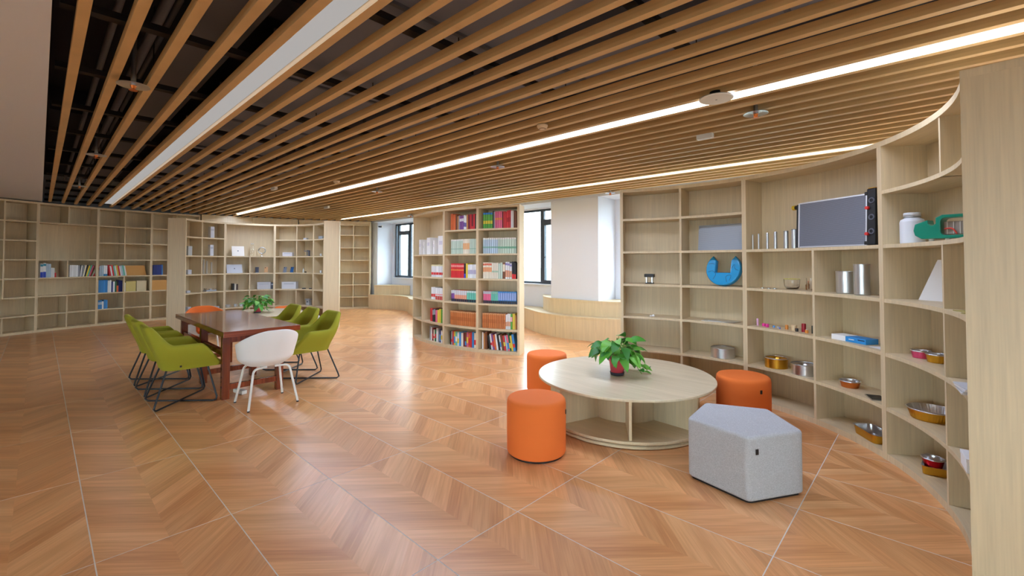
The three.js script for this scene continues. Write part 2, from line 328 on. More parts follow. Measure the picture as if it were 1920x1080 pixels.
const curved = bookcase({ name: 'curved_bookcase', label: 'tall concave oak bookcase with metal exhibits around the round table', x: 3.231, t: 2.028, r: 2.154, angles: [25.1, 5.4, -14.3, -34.2, -54, -74.3, -94], thick: [2, 4], rows: ROWS, top: TOP,
  open: [[2, 3, 4, 5], [4, 5, 4, 4]] });
const alcove = bookcase({ name: 'curved_bookcase', label: 'semicircular oak bookcase with electronics behind the dining table', x: 3.314, t: 10.94, r: 1.4, angles: [145.5, 123.2, 100.9, 78.7, 56.6, 34.2, 11.6, -10.8, -33], thick: [2, 4, 6], rows: ROWS, top: TOP,
  open: [[2, 3, 4, 5], [4, 5, 2, 2], [6, 7, 5, 5]] });
const library = bookcase({ name: 'curved_bookcase', label: 'convex oak bookcase filled with books in front of the windows', x: 8.15, t: 6.41, r: 3.2, out: -1, angles: [157.2, 167.4, 181.25, 195.2, 208.84], thick: [2, 3], rows: ROWS, top: TOP, open: [[0, 1, 4, 5]] });
const far = bookcase({ name: 'wall_bookcase', label: 'dim curved wall bookcase with few books by the white ceiling', x: WALL.x, t: WALL.t, r: WALL.r, angles: [124.3, 120.05, 115.85, 111.7, 107.45, 103.3, 99.0, 94.75, 90.5], thick: [2, 4, 6], rows: WROWS, top: WTOP,
  open: [[0, 1, 1, 1], [2, 3, 4, 5], [2, 3, 2, 2], [4, 5, 3, 3]], step: 1.5 });
bookcase({ name: 'wall_bookcase', label: 'empty curved wall bookcase beside the window bench', x: WALL.x, t: WALL.t, r: WALL.r, angles: [70.3, 66, 61.85, 57.6, 53.4], thick: [2], rows: WROWS, top: 2.72, open: [[0, 1, 3, 3], [2, 3, 3, 3]], step: 1.5 });
{
  const w = structure('wall_curved', 'curved oak-clad wall and header above the semicircular bookcase'); w.position.set(WALL.x, 0, -WALL.t);
  for (let i = 0; i < 4; i++) part('cladding_panel', arcSlab(7.1, 7.5, 70.6 + i * 4.95, 70.6 + i * 4.95 + 4.93, 0, CEIL - 0.004, 1.5), M.oak, w);
  part('header', arcSlab(7.16, 7.5, 53.4, 70.4, 2.725, CEIL - 0.004, 1.5), M.oak, w);
}

// ------------------------------------------------------------------ window bench
{
  const curve = (pts) => new THREE.SplineCurve(pts.map((p) => new THREE.Vector2(...p)));
  const low = curve([[7.75, 1.5], [7.72, 3.0], [7.5, 3.9], [7.27, 4.6], [7.13, 5.35], [7.25, 6.0], [7.5, 6.5], [7.74, 7.0], [7.8, 8.0], [7.72, 9.0], [7.35, 9.8], [7.15, 10.4], [7.35, 11.0], [7.62, 11.5], [7.72, 12.0], [7.64, 12.55], [7.38, 13.0], [7.3, 13.26]]);
  const b = thing('window_bench', 'long low wavy oak bench under the windows', 'bench', [0, 0, 0]);
  const pts = low.getPoints(120).map((p) => [p.x, p.y]), back = [[8.13, 13.18], [8.13, 1.5]];
  const inset = (d) => pts.map(([x, t]) => [x + d, t]);
  part('seat_board', metric(prism([...pts, [7.59, 13.26], [7.59, 13.2], [8.13, 13.2], ...back.slice(1)], 0.42, 0.45)), M.oak, b);
  for (let i = 0; i < 12; i++) { const s = inset(0.012).slice(i * 10, i * 10 + 11); if (i) s[0] = [s[0][0], s[0][1] + 0.003]; part('front_panel', metric(prism([...s, ...s.slice().reverse().map(([x, t]) => [x + 0.02, t])], 0, 0.4195)), M.oak, b); }
  const tier = (label, cpts, close) => {
    const p = curve(cpts).getPoints(40).map((q) => [q.x, q.y]), g = thing('window_bench', label, 'bench', [0, 0.4505, 0]);
    part('seat_board', metric(prism([...p, ...close], 0.27, 0.3)), M.oak, g);
    for (let i = 0; i < 4; i++) { const s = p.slice(i * 10, i * 10 + 11).map(([x, t]) => [x + 0.01, t]); s[0] = [s[0][0], s[0][1] + 0.003]; part('front_panel', metric(prism([...s, ...s.slice().reverse().map(([x, t]) => [x + 0.02, t])], 0, 0.2695)), M.oak, g); }
  };
  tier('raised oak bench tier wrapping the broad white column', [[8.1, 3.3], [7.85, 3.75], [7.62, 4.25], [7.45, 4.72], [7.39, 5.3], [7.44, 5.85], [7.74, 6.32], [8.1, 6.62]], [[8.14, 6.62], [8.14, 5.93], [7.495, 5.93], [7.495, 4.73], [8.14, 4.73], [8.14, 3.3]]);
  tier('raised oak bench tier in the corner below the narrow casement window', [[8.1, 12.12], [7.95, 12.45], [7.8, 12.75], [7.6, 13.0], [7.46, 13.18]], [[8.13, 13.18], [8.13, 12.12]]);
}

// ------------------------------------------------------------------ dining table and chairs
{
  const t = thing('dining_table', 'long glossy reddish-brown wooden dining table', 'table', [1.77, 0, -6.77]);
  part('table_top', metric(box(0.8, 0.062, 2.46, 0.006, 0, 0.731, 0), true), M.rosewood, t);
  const leg = metric(box(0.075, 0.7, 0.075, 0.004));
  for (const z of [1.05, 0.1, -1.0]) for (const x of [-0.335, 0.225]) part('leg', leg, M.rosewood, t, [x, 0.35, z]);
  for (const z of [1.05, 0.1, -1.0]) { part('cross_rail', metric(box(0.485, 0.06, 0.05, 0.003)), M.rosewood, t, [-0.055, 0.13, z]); part('cross_rail', metric(box(0.485, 0.07, 0.05, 0.003)), M.rosewood, t, [-0.055, 0.655, z]); }
  for (const x of [-0.335, 0.225]) for (const z of [0.575, -0.45]) part('side_rail', metric(box(0.045, 0.06, z > 0 ? 0.87 : 1.02, 0.003)), M.rosewood, t, [x, 0.5, z]);
  single('floor_socket', mergeGeometries([box(0.14, 0.012, 0.14, 0.004, 0, 0.006), box(0.12, 0.008, 0.03, 0.002, 0, 0.014)]), M.steel, 'flat steel floor socket under the dining table', 'socket', [1.74, 0.0005, -6.3]);
  single('power_strip', box(0.06, 0.045, 0.2, 0.01, 0, 0.0225), M.white, 'white power strip on the floor under the dining table', 'power strip', [1.62, 0.0005, -5.85], 0.2);
}
// a bucket: plan outline as a function of height, rim height as a function of the place along the rim
function bucket({ a, zf, zb, rc, rim, y0, thick, n = 72, m = 12, taper = 0 }) {
  const plan = (k, y, inset) => {
    const A = a(y) - inset, F = zf(y), B = zb(y) + inset, c = Math.max(0.02, Math.min(rc - inset, A * 0.95)), side = F - (B + c), arc = Math.PI / 2 * c, mid = 2 * (A - c), total = 2 * side + 2 * arc + mid;
    let s = k * total;
    const nip = (w) => A * (1 - taper * (w / side) ** 2);
    if (s < side) return V(nip(side - s), y, F - s);
    s -= side; if (s < arc) { const w = s / c; return V(A - c + c * Math.cos(w), y, B + c - c * Math.sin(w)); }
    s -= arc; if (s < mid) return V(A - c - s, y, B);
    s -= mid; if (s < arc) { const w = Math.PI / 2 + s / c; return V(-A + c + c * Math.cos(w), y, B + c - c * Math.sin(w)); }
    s -= arc; return V(-nip(s), y, B + c + s);
  };
  const ring = [], P = (k, v, inset) => plan(k, y0 + v * (rim(k) - y0), inset);
  for (let j = 0; j <= m; j++) ring.push([j / m, 0]);
  const T = thick, steps = 4;
  for (let j = 1; j < steps; j++) ring.push([1, T * (1 - Math.cos(Math.PI * j / steps)) / 2, T * 0.5 * Math.sin(Math.PI * j / steps)]);
  for (let j = m; j >= 0; j--) ring.push([j / m, T]);
  const pos = [], idx = [], w = ring.length;
  for (let i = 0; i <= n; i++) for (const [v, ins, lift = 0] of ring) { const q = P(i / n, v, ins); pos.push(q.x, q.y + lift, q.z); }
  for (let i = 0; i < n; i++) for (let j = 0; j < w - 1; j++) { const p = i * w + j; idx.push(p, p + 1, p + w, p + 1, p + w + 1, p + w); }
  for (const i of [0, n]) for (let j = 0; j < Math.floor(w / 2); j++) { const p = i * w + j, q = i * w + (w - 1 - j); idx.push(p, p + 1, q, p + 1, q - 1, q); }
  const g = new THREE.BufferGeometry(); g.setAttribute('position', new THREE.Float32BufferAttribute(pos, 3)); g.setIndex(idx); g.computeVertexNormals();
  const nrm = g.attributes.normal; g.setAttribute('uv', new THREE.Float32BufferAttribute(pos.flatMap((_, i) => (i % 3 ? [] : [pos[i] + pos[i + 2], pos[i + 1]])), 2));
  const outline = []; for (let i = 0; i <= 40; i++) { const q = plan(i / 40, y0, thick * 0.4); outline.push([q.x, -q.z]); }
  return { g, outline };
}
const smooth = (x, a, b) => { const t = Math.min(1, Math.max(0, (x - a) / (b - a))); return t * t * (3 - 2 * t); };
function greenChair() {
  const o = thing('armchair', '', 'chair');
  const rim = (k) => { const d = Math.abs(k - 0.5); return 0.63 + 0.2 * (1 - smooth(d, 0.1, 0.235)) - 0.21 * smooth(d, 0.385, 0.505) - 0.004 * Math.cos(k * 6); };
  const { g, outline } = bucket({ a: (y) => 0.225 + 0.075 * smooth(y, 0.36, 0.62) - 0.05 * smooth(y, 0.62, 0.86), zf: (y) => 0.3 - 0.02 * smooth(y, 0.4, 0.64), zb: (y) => -0.19 - 0.18 * smooth(y, 0.3, 0.95), rc: 0.13, rim, y0: 0.385, thick: 0.05 });
  part('shell', g, M.green, o);
  part('seat_base', prism(outline, 0.382, 0.43, 0.012), M.green, o);
  part('seat_cushion', prism(outline.map(([x, t]) => [x * 0.8, t * 0.86 - 0.02]), 0.428, 0.49, 0.02), M.green, o);
  for (const s of [1, -1]) part('leg_rod', rod([[s * 0.17, 0.384, -0.17], [s * 0.275, 0.011, -0.29], [-s * 0.275, s > 0 ? 0.011 : 0.03, 0.27], [-s * 0.19, 0.384, 0.19]], 0.0095, 0.05), M.rodBlack, o);
  part('fabric_tag', box(0.004, 0.03, 0.018, 0.001), M.black, o, [-0.2385, 0.43, -0.06]);
  return o;
}
function shellChair(name, label) {
  const o = thing(name, label, 'chair');
  const rim = (k) => { const d = Math.abs(k - 0.5); return 0.64 + 0.16 * (1 - smooth(d, 0.04, 0.42)) - 0.06 * smooth(d, 0.4, 0.5); };
  const spec = { a: (y) => 0.16 + 0.11 * Math.sqrt(smooth(y, 0.405, 0.5)) + 0.03 * smooth(y, 0.45, 0.7), zf: (y) => 0.19 + 0.03 * smooth(y, 0.41, 0.6), zb: (y) => -0.11 - 0.1 * Math.sqrt(smooth(y, 0.405, 0.5)) - 0.07 * smooth(y, 0.45, 0.8), rc: 0.25, rim, y0: 0.42, thick: 0.014, m: 18, taper: 0.22 };
  const { g, outline } = bucket(spec);
  part('shell', g, M.shell, o);
  part('seat', prism(outline, 0.412, 0.438, 0.008), M.shell, o);
  const foot = cyl(0.013, 0.013, 0.012, 12);
  for (const sx of [1, -1]) for (const sz of [1, -1]) {
    const l = part('leg', rod([[sx * 0.04, 0.404, sz * 0.12], [sx * 0.175, 0.404, sz * 0.15], [sx * 0.24, 0.008, sz * 0.225]], 0.0115, 0.05, 10), M.legWhite, o);
    part('foot', foot, M.black, l, [sx * 0.24, 0, sz * 0.225]);
  }
  return { o, spec };
}
{
  const g0 = greenChair(); const rowL = [5.97, 6.62, 7.27], rowR = [5.9, 6.55, 7.2], place = ['next to the white chair', 'second from the white chair', 'next to the orange-lined chair'];
  const spots = [...rowL.map((t, i) => [1.095, t, 90, `olive green armchair on the wall-shelf side of the table, ${place[i]}`]), ...rowR.map((t, i) => [2.42, t, -90, `olive green armchair on the window side of the table, ${place[i]}`])];
  spots.forEach(([x, t, turn, label], i) => {
    const c = i ? g0.clone() : g0; if (i) { c.name = numbered('armchair'); scene.add(c); }
    c.userData = {}; c.position.set(x, 0, -t); c.rotation.y = R(turn + [0, 1.5, -1, 0, -1, 1][i]); tag(c, label, 'chair', 'olive green armchairs along the dining table');
  });
  const w = shellChair('shell_chair', 'white plastic shell chair at the head of the dining table'); w.o.position.set(1.715, 0, -5.27); w.o.rotation.y = Math.PI;
  const f = shellChair('shell_chair', 'white shell chair lined in orange at the far end of the table'); f.o.position.set(1.8, 0, -8.17); f.o.rotation.y = R(4);
  const lining = bucket({ ...f.spec, a: (y) => f.spec.a(y) - 0.012, zb: (y) => f.spec.zb(y) + 0.012, rim: (k) => f.spec.rim(k) + 0.006, y0: 0.44, thick: 0.03 });
  part('upholstery', lining.g, M.orange, f.o); part('seat_pad', prism(lining.outline.map(([x, t]) => [x * 0.92, t * 0.95]), 0.4385, 0.475, 0.012), M.orange, f.o);
}

// ------------------------------------------------------------------ round tables, stools, plants
function roundTable(label, x, t, turn) {
  const o = thing('round_table', label, 'table', [x, 0, -t], R(turn));
  part('table_top', metric(lathe([[0, 0.405], [0.822, 0.405], [0.83, 0.409], [0.83, 0.426], [0.824, 0.43], [0, 0.43]], 72)), M.tabletop, o);
  part('base_board', metric(lathe([[0, 0.045], [0.762, 0.045], [0.766, 0.05], [0.766, 0.068], [0.762, 0.072], [0, 0.072]], 72)), M.oak, o);
  part('plinth', metric(lathe([[0, 0.004], [0.745, 0.004], [0.75, 0.01], [0.75, 0.044], [0, 0.044]], 72)), M.oak, o);
  part('glide_ring', lathe([[0.6, 0], [0.72, 0], [0.72, 0.0045], [0.6, 0.0045], [0.6, 0]], 48), M.black, o);
  part('core', metric(lathe([[0.33, 0.072], [0.33, 0.405]], 48)), M.oak, o);
  for (let k = 0; k < 7; k++) { const a = -147 + k * 360 / 7, m = part('divider', wbox(0.415, 0.333, 0.022), M.oak, o); m.position.copy(polar(0.538, a, 0.2385)); m.rotation.y = R(a); }
  return o;
}
roundTable('low round oak table with open compartments and a red-potted plant', 3.93, 2.2, 0);
roundTable('low round oak table inside the semicircular bookcase, partly hidden', 3.27, 10.5, 40);
{
  const o = thing('round_stool', '', 'stool', [0, 0, 0]);
  part('upholstery', lathe([[0, 0.012], [0.215, 0.012], [0.23, 0.018], [0.235, 0.03], [0.2365, 0.2], [0.2365, 0.395], [0.2335, 0.4], [0.235, 0.405], [0.232, 0.422], [0.222, 0.435], [0.205, 0.4405], [0.1, 0.444], [0, 0.444]], 56), M.orange, o);
  part('base', cyl(0.218, 0.218, 0.0125, 40), M.black, o);
  part('fabric_tag', box(0.02, 0.034, 0.006, 0.001), M.black, o, [0, 0.34, 0.238]);
  const spots = [[2.76, 2.33, -52, 'orange round stool in front of the low round table, whole in view'], [4.15, 3.34, 12, 'orange round stool behind the round table beside the book-filled bookcase'], [4.64, 1.33, -52, 'orange round stool between the round table and the curved bookcase'], [4.08, 11.3, 0, 'orange round stool behind the plant by the semicircular bookcase']];
  spots.forEach(([x, t, turn, label], i) => {
    const c = i ? o.clone() : o; if (i) { c.name = numbered('round_stool'); scene.add(c); }
    c.userData = {}; c.position.set(x, 0, -t); c.rotation.y = R([27, -4, -36, 0][i]); tag(c, label, 'stool', 'orange round stools');
  });
}
function pentagonStool(label, x, t, turn) {
  const o = thing('pentagon_stool', label, 'stool', [x, 0, -t], R(turn)), pts = [];
  for (let k = 0; k < 5; k++) pts.push([0.372 * Math.cos(R(72 * k)), 0.372 * Math.sin(R(72 * k))]);
  // rounded vertical edges
  const round = []; pts.forEach((p, k) => { const a = pts[(k + 4) % 5], b = pts[(k + 1) % 5], L = Math.hypot(a[0] - p[0], a[1] - p[1]), q = 0.035 / L, A = [p[0] + (a[0] - p[0]) * q, p[1] + (a[1] - p[1]) * q], B = [p[0] + (b[0] - p[0]) * q, p[1] + (b[1] - p[1]) * q]; for (let i = 0; i <= 6; i++) { const s = i / 6; round.push([0, 1].map((c) => (1 - s) * (1 - s) * A[c] + 2 * s * (1 - s) * p[c] + s * s * B[c])); } });
  part('upholstery', metric(prism(round, 0.012, 0.42, 0.022)), M.grey, o);
  part('base', prism(round.map(([a, b]) => [a * 0.94, b * 0.94]), 0, 0.0125), M.black, o);
  const tagA = [0.372 * Math.cos(R(0)), 0.372 * Math.sin(R(0))];
  part('fabric_tag', box(0.005, 0.034, 0.02, 0.001), M.black, o, [0.342, 0.325, -0.051], [0, R(36), 0]);
}
pentagonStool('pale grey five-sided stool in front of the curved bookcase', 3.412, 0.995, 202.7);
pentagonStool('pale grey five-sided stool beyond the dining table, mostly hidden', 3.62, 9.25, 60);
// leaf: a bent heart, built once per size
function leafGeometry(bend) {
  const pos = [], idx = [], n = 7;
  for (let i = 0; i <= n; i++) {
    const s = i / n, w = 0.37 * Math.pow(Math.sin(Math.PI * Math.min(1, 0.14 + s * 0.86)), 0.62) * (1 - 0.25 * s), y = bend * s * s * -0.45 + 0.08 * Math.sin(s * 3);
    pos.push(-w, y + 0.06 * w / 0.37, s, 0, y, s, w, y + 0.06 * w / 0.37, s);
    if (i < n) { const p = i * 3; idx.push(p, p + 3, p + 1, p + 1, p + 3, p + 4, p + 1, p + 4, p + 2, p + 2, p + 4, p + 5); }
  }
  const g = new THREE.BufferGeometry(); g.setAttribute('position', new THREE.Float32BufferAttribute(pos, 3)); g.setIndex(idx); g.computeVertexNormals(); return g;
}
const leafKinds = [0.5, 1.1, 1.8].map(leafGeometry);
function pothos(label, x, y, t, turn, count, spread, trails) {
  const o = thing('potted_pothos', label, 'plant', [x, y, -t], R(turn)); o.scale.setScalar(1.25);
  part('pot', lathe([[0, 0.012], [0.048, 0.012], [0.06, 0.1], [0.07, 0.12], [0.07, 0.128], [0.063, 0.128], [0.055, 0.1], [0, 0.1]], 32), M.pot, o);
  part('saucer', lathe([[0, 0], [0.05, 0], [0.056, 0.022], [0.052, 0.022], [0.046, 0.012], [0, 0.012]], 32), M.potBase, o);
  part('soil', cyl(0.056, 0.056, 0.006, 24, 0.1), M.soil, o);
  const stems = [];
  const put = (tip, dir, size, i) => {
    const m = part('leaf', leafKinds[i % 3], M.leaf[(i * 7) % 4], o); m.position.copy(tip); m.scale.set(size, size, size); m.lookAt(0, 0, 0);
    m.rotation.set(0, 0, 0); m.quaternion.setFromUnitVectors(V(0, 0, 1), dir.clone().normalize());
    const upNow = V(0, 1, 0).applyQuaternion(m.quaternion), want = V(0, 1, 0).addScaledVector(dir.clone().normalize(), -dir.clone().normalize().y).normalize();
    const q = new THREE.Quaternion().setFromUnitVectors(upNow, want); m.quaternion.premultiply(q);
    m.rotateZ(range(-0.5, 0.5));
  };
  for (let i = 0; i < count; i++) {
    const a = i * 2.39996 + range(-0.3, 0.3), lift = range(0, 1), reach = spread * (0.25 + 0.75 * Math.sqrt((i + 0.5) / count)), h = 0.15 + 0.16 * lift * (1 - 0.45 * (i / count));
    const tip = V(Math.cos(a) * reach, h, Math.sin(a) * reach), root = V(Math.cos(a) * 0.025, 0.1, Math.sin(a) * 0.025), mid = V(Math.cos(a) * reach * 0.45, h + 0.045, Math.sin(a) * reach * 0.45);
    stems.push(new THREE.TubeGeometry(new THREE.QuadraticBezierCurve3(root, mid, tip), 6, 0.0022, 5));
    put(tip, V(Math.cos(a), range(-0.7, 0.35), Math.sin(a)), range(0.075, 0.115), i);
  }
  trails.forEach(([ang, len], k) => {
    const a = R(ang), c = new THREE.CatmullRomCurve3([V(0.03 * Math.cos(a), 0.1, 0.03 * Math.sin(a)), V(0.1 * Math.cos(a), 0.165, 0.1 * Math.sin(a)), V((0.1 + len * 0.45) * Math.cos(a), 0.085, (0.1 + len * 0.45) * Math.sin(a)), V((0.1 + len) * Math.cos(a + 0.2), 0.035, (0.1 + len) * Math.sin(a + 0.2))]);
    stems.push(new THREE.TubeGeometry(c, 14, 0.0025, 5));
    for (let i = 2; i <= 6; i++) { const p = c.getPoint(i / 6), b = a + (i % 2 ? 0.9 : -0.9); put(V(p.x, Math.max(p.y, 0.045), p.z), V(Math.cos(b), 0.2, Math.sin(b)), range(0.06, 0.085), i + k); }
  });
  part('stems', mergeGeometries(stems), M.stem, o);
}
pothos('pothos plant in a red pot on the low round table', 3.855, 0.4305, 2.23, 0, 64, 0.15, [[35, 0.14], [75, 0.1], [10, 0.08]]);
pothos('bushy pothos plant in a red pot beyond the dining table', 3.2, 0.4305, 10.45, 90, 70, 0.2, [[20, 0.16], [150, 0.18], [-60, 0.14]]);

// ------------------------------------------------------------------ books
const ORD = ['first', 'second', 'third', 'fourth', 'fifth', 'sixth', 'seventh', 'eighth', 'ninth', 'tenth', 'eleventh', 'twelfth', 'thirteenth', 'fourteenth', 'fifteenth', 'sixteenth', 'seventeenth', 'eighteenth', 'nineteenth', 'twentieth'];
const INK = { white: 0xeceff2, cream: 0xece5d2, red: 0xd8343a, orange: 0xe2703a, brown: 0x7a4a30, tan: 0xc98d55, yellow: 0xe6cf4a, green: 0x5aa845, 'dark green': 0x1e6b45, teal: 0x6cc3b0, blue: 0x3f8fd6, navy: 0x26357a, purple: 0x8a5aa8, pink: 0xe86f94, grey: 0x9aa0a8, black: 0x22242a, 'pale green': 0xc4d8c8, 'pale blue': 0xb8cfe0, maroon: 0x7c2430, 'orange-brown': 0xc77842 };
const tinted = (g, c) => { const k = new THREE.Color(c), n = g.attributes.position.count, a = new Float32Array(n * 3); for (let i = 0; i < n; i++) k.toArray(a, i * 3); g.setAttribute('color', new THREE.BufferAttribute(a, 3)); g.deleteAttribute('uv'); return g; };
// spine at z = 0 facing +z; bands are printed stripes [y0, y1, colour] as shares of the height
function bookGeometry(w, h, d, c, bands = []) {
  const b = 0.0022, gs = [tinted(box(w - 2 * b, h - 0.006, d - 0.006, 0, 0, h / 2, -d / 2 - 0.002), 0xefe9da)];
  for (const s of [-1, 1]) gs.push(tinted(box(b, h, d - b, 0, s * (w - b) / 2, h / 2, -d / 2 - b / 2), c));
  gs.push(tinted(box(w, h, b, 0, 0, h / 2, -b / 2), c));
  for (const [y0, y1, k] of bands) gs.push(tinted(box(w * 0.99, h * (y1 - y0), 0.0006, 0, 0, h * (y0 + y1) / 2, 0.0003), k));
  return mergeGeometries(gs);
}
// list: [colour, count, thickness, height, bands, tilt]
function fillShelf(place, dir, from, k, rr, list, where, endName, depth = 0.17, to) {
  let a = from, i = 0, leaning = false;
  if (to !== undefined) {                                                  // spread the run to reach the next upright
    const need = list.reduce((s, [, n, w, , , tilt = 0]) => s + n * (w / Math.cos(R(tilt)) * rr / (rr - depth * 1.06) + 0.0022), 0), have = Math.abs(to - from) * Math.PI / 180 * rr - (list.some((e) => e[5] > 0) ? 0.046 : 0), f = have / need;
    list = list.map(([c, n, w, ...rest]) => [c, n, w * f, ...rest]);
  }
  for (const [name, count, w0, h0, bands = [], tilt = 0] of list) for (let q = 0; q < count; q++) {
    const w = w0 * range(0.95, 1.05) * 0.99, h = h0 * (count > 3 ? range(0.992, 1.008) : range(0.94, 1.06)), lean = R(tilt), run = w / Math.cos(lean) * (dir > 0 ? rr / (rr - depth * 1.06) : 1) + 0.0022;
    if (lean > 0 && !leaning) a += dir * (h * Math.sin(lean) + 0.004) / rr * 180 / Math.PI;
    leaning = lean > 0;
    const da = run / rr * 180 / Math.PI, p = place(a + dir * da / 2, k, rr);
    const g = bookGeometry(w, h, depth * range(0.9, 1.05), new THREE.Color(INK[name]).multiplyScalar(range(0.86, 1.08)), bands);
    if (tilt) g.translate(lean > 0 ? w / 2 : -w / 2, 0, 0).rotateZ(lean).translate(lean > 0 ? -w / 2 : w / 2, 0, 0);
    const s = single('book', g, M.print, `${name} book, ${ORD[i]} from the ${endName} end, ${where}`, 'book', p.pos, p.turn, 'books on the ' + where);
    a += dir * da; i++;
  }
}
{
  const mid = ['edge bay', 'narrow bay', 'middle bay', 'end-panel bay'], row = ['bottom shelf', 'second shelf up', 'third shelf up', 'fourth shelf up', 'fifth shelf up', 'top shelf'];
  const put = (c, k, from, list, rr = 3.13, depth) => fillShelf(library, 1, from, k, rr, list, `${row[k]}, ${mid[c]}, convex bookcase`, 'far', depth, [166.9, 180.4, 194.2, 207.6][c]);
  const dk = [[0, 0.24, 0x2b3440]];
  put(2, 5, 183.2, [['orange', 2, 0.055, 0.285], ['brown', 1, 0.03, 0.27], ['tan', 1, 0.025, 0.25], ['grey', 1, 0.022, 0.25], ['purple', 3, 0.026, 0.25, [[0.6, 0.8, 0xe8e8f0]]], ['white', 2, 0.025, 0.25, [[0.2, 0.5, 0x6a5aa8]]], ['tan', 1, 0.03, 0.25], ['maroon', 1, 0.03, 0.25], ['red', 1, 0.03, 0.25], ['maroon', 1, 0.03, 0.25, [[0, 0.2, 0xd8343a]]], ['red', 1, 0.028, 0.25], ['black', 1, 0.02, 0.25]]);
  put(3, 5, 196.5, [['green', 4, 0.048, 0.27, [[0.3, 0.5, 0xd9c93a], [0.88, 1, 0x2f7cc8]]], ['black', 1, 0.022, 0.285], ['grey', 1, 0.02, 0.28], ['pink', 4, 0.035, 0.285, [[0.5, 0.62, 0xe89a4a]]], ['maroon', 1, 0.02, 0.28], ['red', 2, 0.03, 0.285], ['red', 2, 0.04, 0.285, [[0.35, 0.6, 0xb81e28]]], ['white', 2, 0.024, 0.28], ['brown', 2, 0.026, 0.28]]);
  put(2, 4, 183.4, [['pale green', 6, 0.047, 0.255, [[0.32, 0.36, 0x7fae98], [0.9, 1, 0xe6e6de]]], ['cream', 4, 0.036, 0.255, [[0.3, 0.72, 0xeab27c]]], ['pale green', 4, 0.033, 0.255, [[0.32, 0.36, 0x7fae98]]]]);
  put(3, 4, 196.5, [['pale blue', 7, 0.045, 0.262, [[0.35, 0.45, 0x7fb0a4], [0.9, 1, 0xe6e6de]]], ['pale green', 8, 0.046, 0.262, [[0.32, 0.44, 0x6fae8e], [0.9, 1, 0xe6e6de]]]]);
  put(1, 3, 172.2, [['white', 5, 0.078, 0.225, [[0.18, 0.38, 0xdc3a38], [0.9, 1, 0xe0d8a0]]]]);
  put(2, 3, 183.4, [['red', 7, 0.043, 0.25, [[0.75, 0.9, 0xf09a94], [0.5, 0.6, 0xe88a4a]]], ['black', 1, 0.04, 0.245, [[0, 0.3, 0x4a52d0]]], ['yellow', 1, 0.04, 0.25], ['white', 4, 0.042, 0.235, [[0.3, 0.6, 0xb8b4d0]]]]);
  put(3, 3, 196.5, [['cream', 5, 0.034, 0.27, [[0.42, 0.7, 0xe9a070], [0.82, 0.94, 0xd86a50]]], ['cream', 3, 0.04, 0.27, [[0.4, 0.5, 0xa8c8b0]]], ['pale green', 2, 0.04, 0.27], ['brown', 1, 0.05, 0.27, [[0.45, 0.9, 0xe6dcc4]]], ['white', 3, 0.04, 0.27, [[0.8, 0.92, 0x8a86c0], [0.1, 0.5, 0xd89a7a]]], ['black', 2, 0.036, 0.27, [[0, 0.28, 0xe02c30]]]]);
  put(0, 2, 164.8, [['yellow', 1, 0.05, 0.24, [[0.1, 0.3, 0x9a7a2a]]]]);
  put(1, 2, 172.2, [['white', 2, 0.07, 0.215, [[0.2, 0.45, 0xdc4a48]]], ['white', 4, 0.066, 0.215, [[0, 0.32, 0xc24a3e], [0.4, 0.5, 0xe8a0a0]]]]);
  put(2, 2, 183.6, [['purple', 2, 0.036, 0.195, [...dk, [0.72, 1, 0xd0d6dc]]], ['orange', 6, 0.042, 0.195, [...dk, [0.24, 0.6, 0xe8a488], [0.6, 1, 0xd0d6dc]]], ['teal', 4, 0.047, 0.195, [...dk, [0.84, 1, 0xd0e4e0]]]]);
  put(3, 2, 196.6, [['pink', 4, 0.04, 0.2, [...dk, [0.78, 1, 0xb8c4d0]]], ['teal', 4, 0.036, 0.2, [...dk, [0.8, 1, 0x8ac0b0]]], ['blue', 8, 0.045, 0.2, [...dk, [0.3, 0.9, 0x8fa8dc]]]]);
  put(0, 1, 164.9, [['green', 1, 0.045, 0.25, [[0.7, 0.9, 0x3a80a8]]]]);
  put(1, 1, 171.6, [['red', 1, 0.07, 0.24], ['black', 2, 0.045, 0.24, [[0.55, 0.95, 0x9aa0a8]]], ['pink', 1, 0.055, 0.235], ['yellow', 2, 0.05, 0.24], ['green', 1, 0.06, 0.24], ['dark green', 1, 0.03, 0.23]]);
  put(2, 1, 183.2, [['orange-brown', 14, 0.044, 0.245, [[0.35, 0.6, 0xb86a38], [0.9, 1, 0xd49a68]]]]);
  put(3, 1, 196.3, [['orange-brown', 11, 0.042, 0.25, [[0.35, 0.6, 0xb86a38], [0.9, 1, 0xd49a68]]], ['white', 3, 0.03, 0.245, [[0.2, 0.5, 0xd8a080]]], ['green', 1, 0.035, 0.25, [[0.5, 0.8, 0xf0b0c0]]], ['yellow', 1, 0.05, 0.25], ['tan', 1, 0.025, 0.245]]);
  put(0, 0, 164.2, [['white', 1, 0.05, 0.24], ['purple', 1, 0.04, 0.22]]);
  const mix = (n, w, h, names, tilt) => Array.from({ length: n }, (_, i) => [names[i % names.length], 1, w * range(0.75, 1.3), h * range(0.9, 1.08), rnd() < 0.5 ? [[range(0.1, 0.3), range(0.4, 0.7), [0xf0efe8, 0xe6cf4a, 0xd8343a, 0x3f8fd6][Math.floor(rnd() * 4)]]] : [], tilt]);
  put(1, 0, 171.2, mix(10, 0.038, 0.245, ['grey', 'white', 'maroon', 'cream', 'dark green', 'white', 'grey', 'navy', 'white', 'black'], 0));
  put(2, 0, 183.0, mix(15, 0.04, 0.245, ['black', 'grey', 'red', 'yellow', 'teal', 'white', 'blue', 'cream', 'maroon', 'brown', 'pink', 'orange', 'red', 'blue', 'cream'], 0));
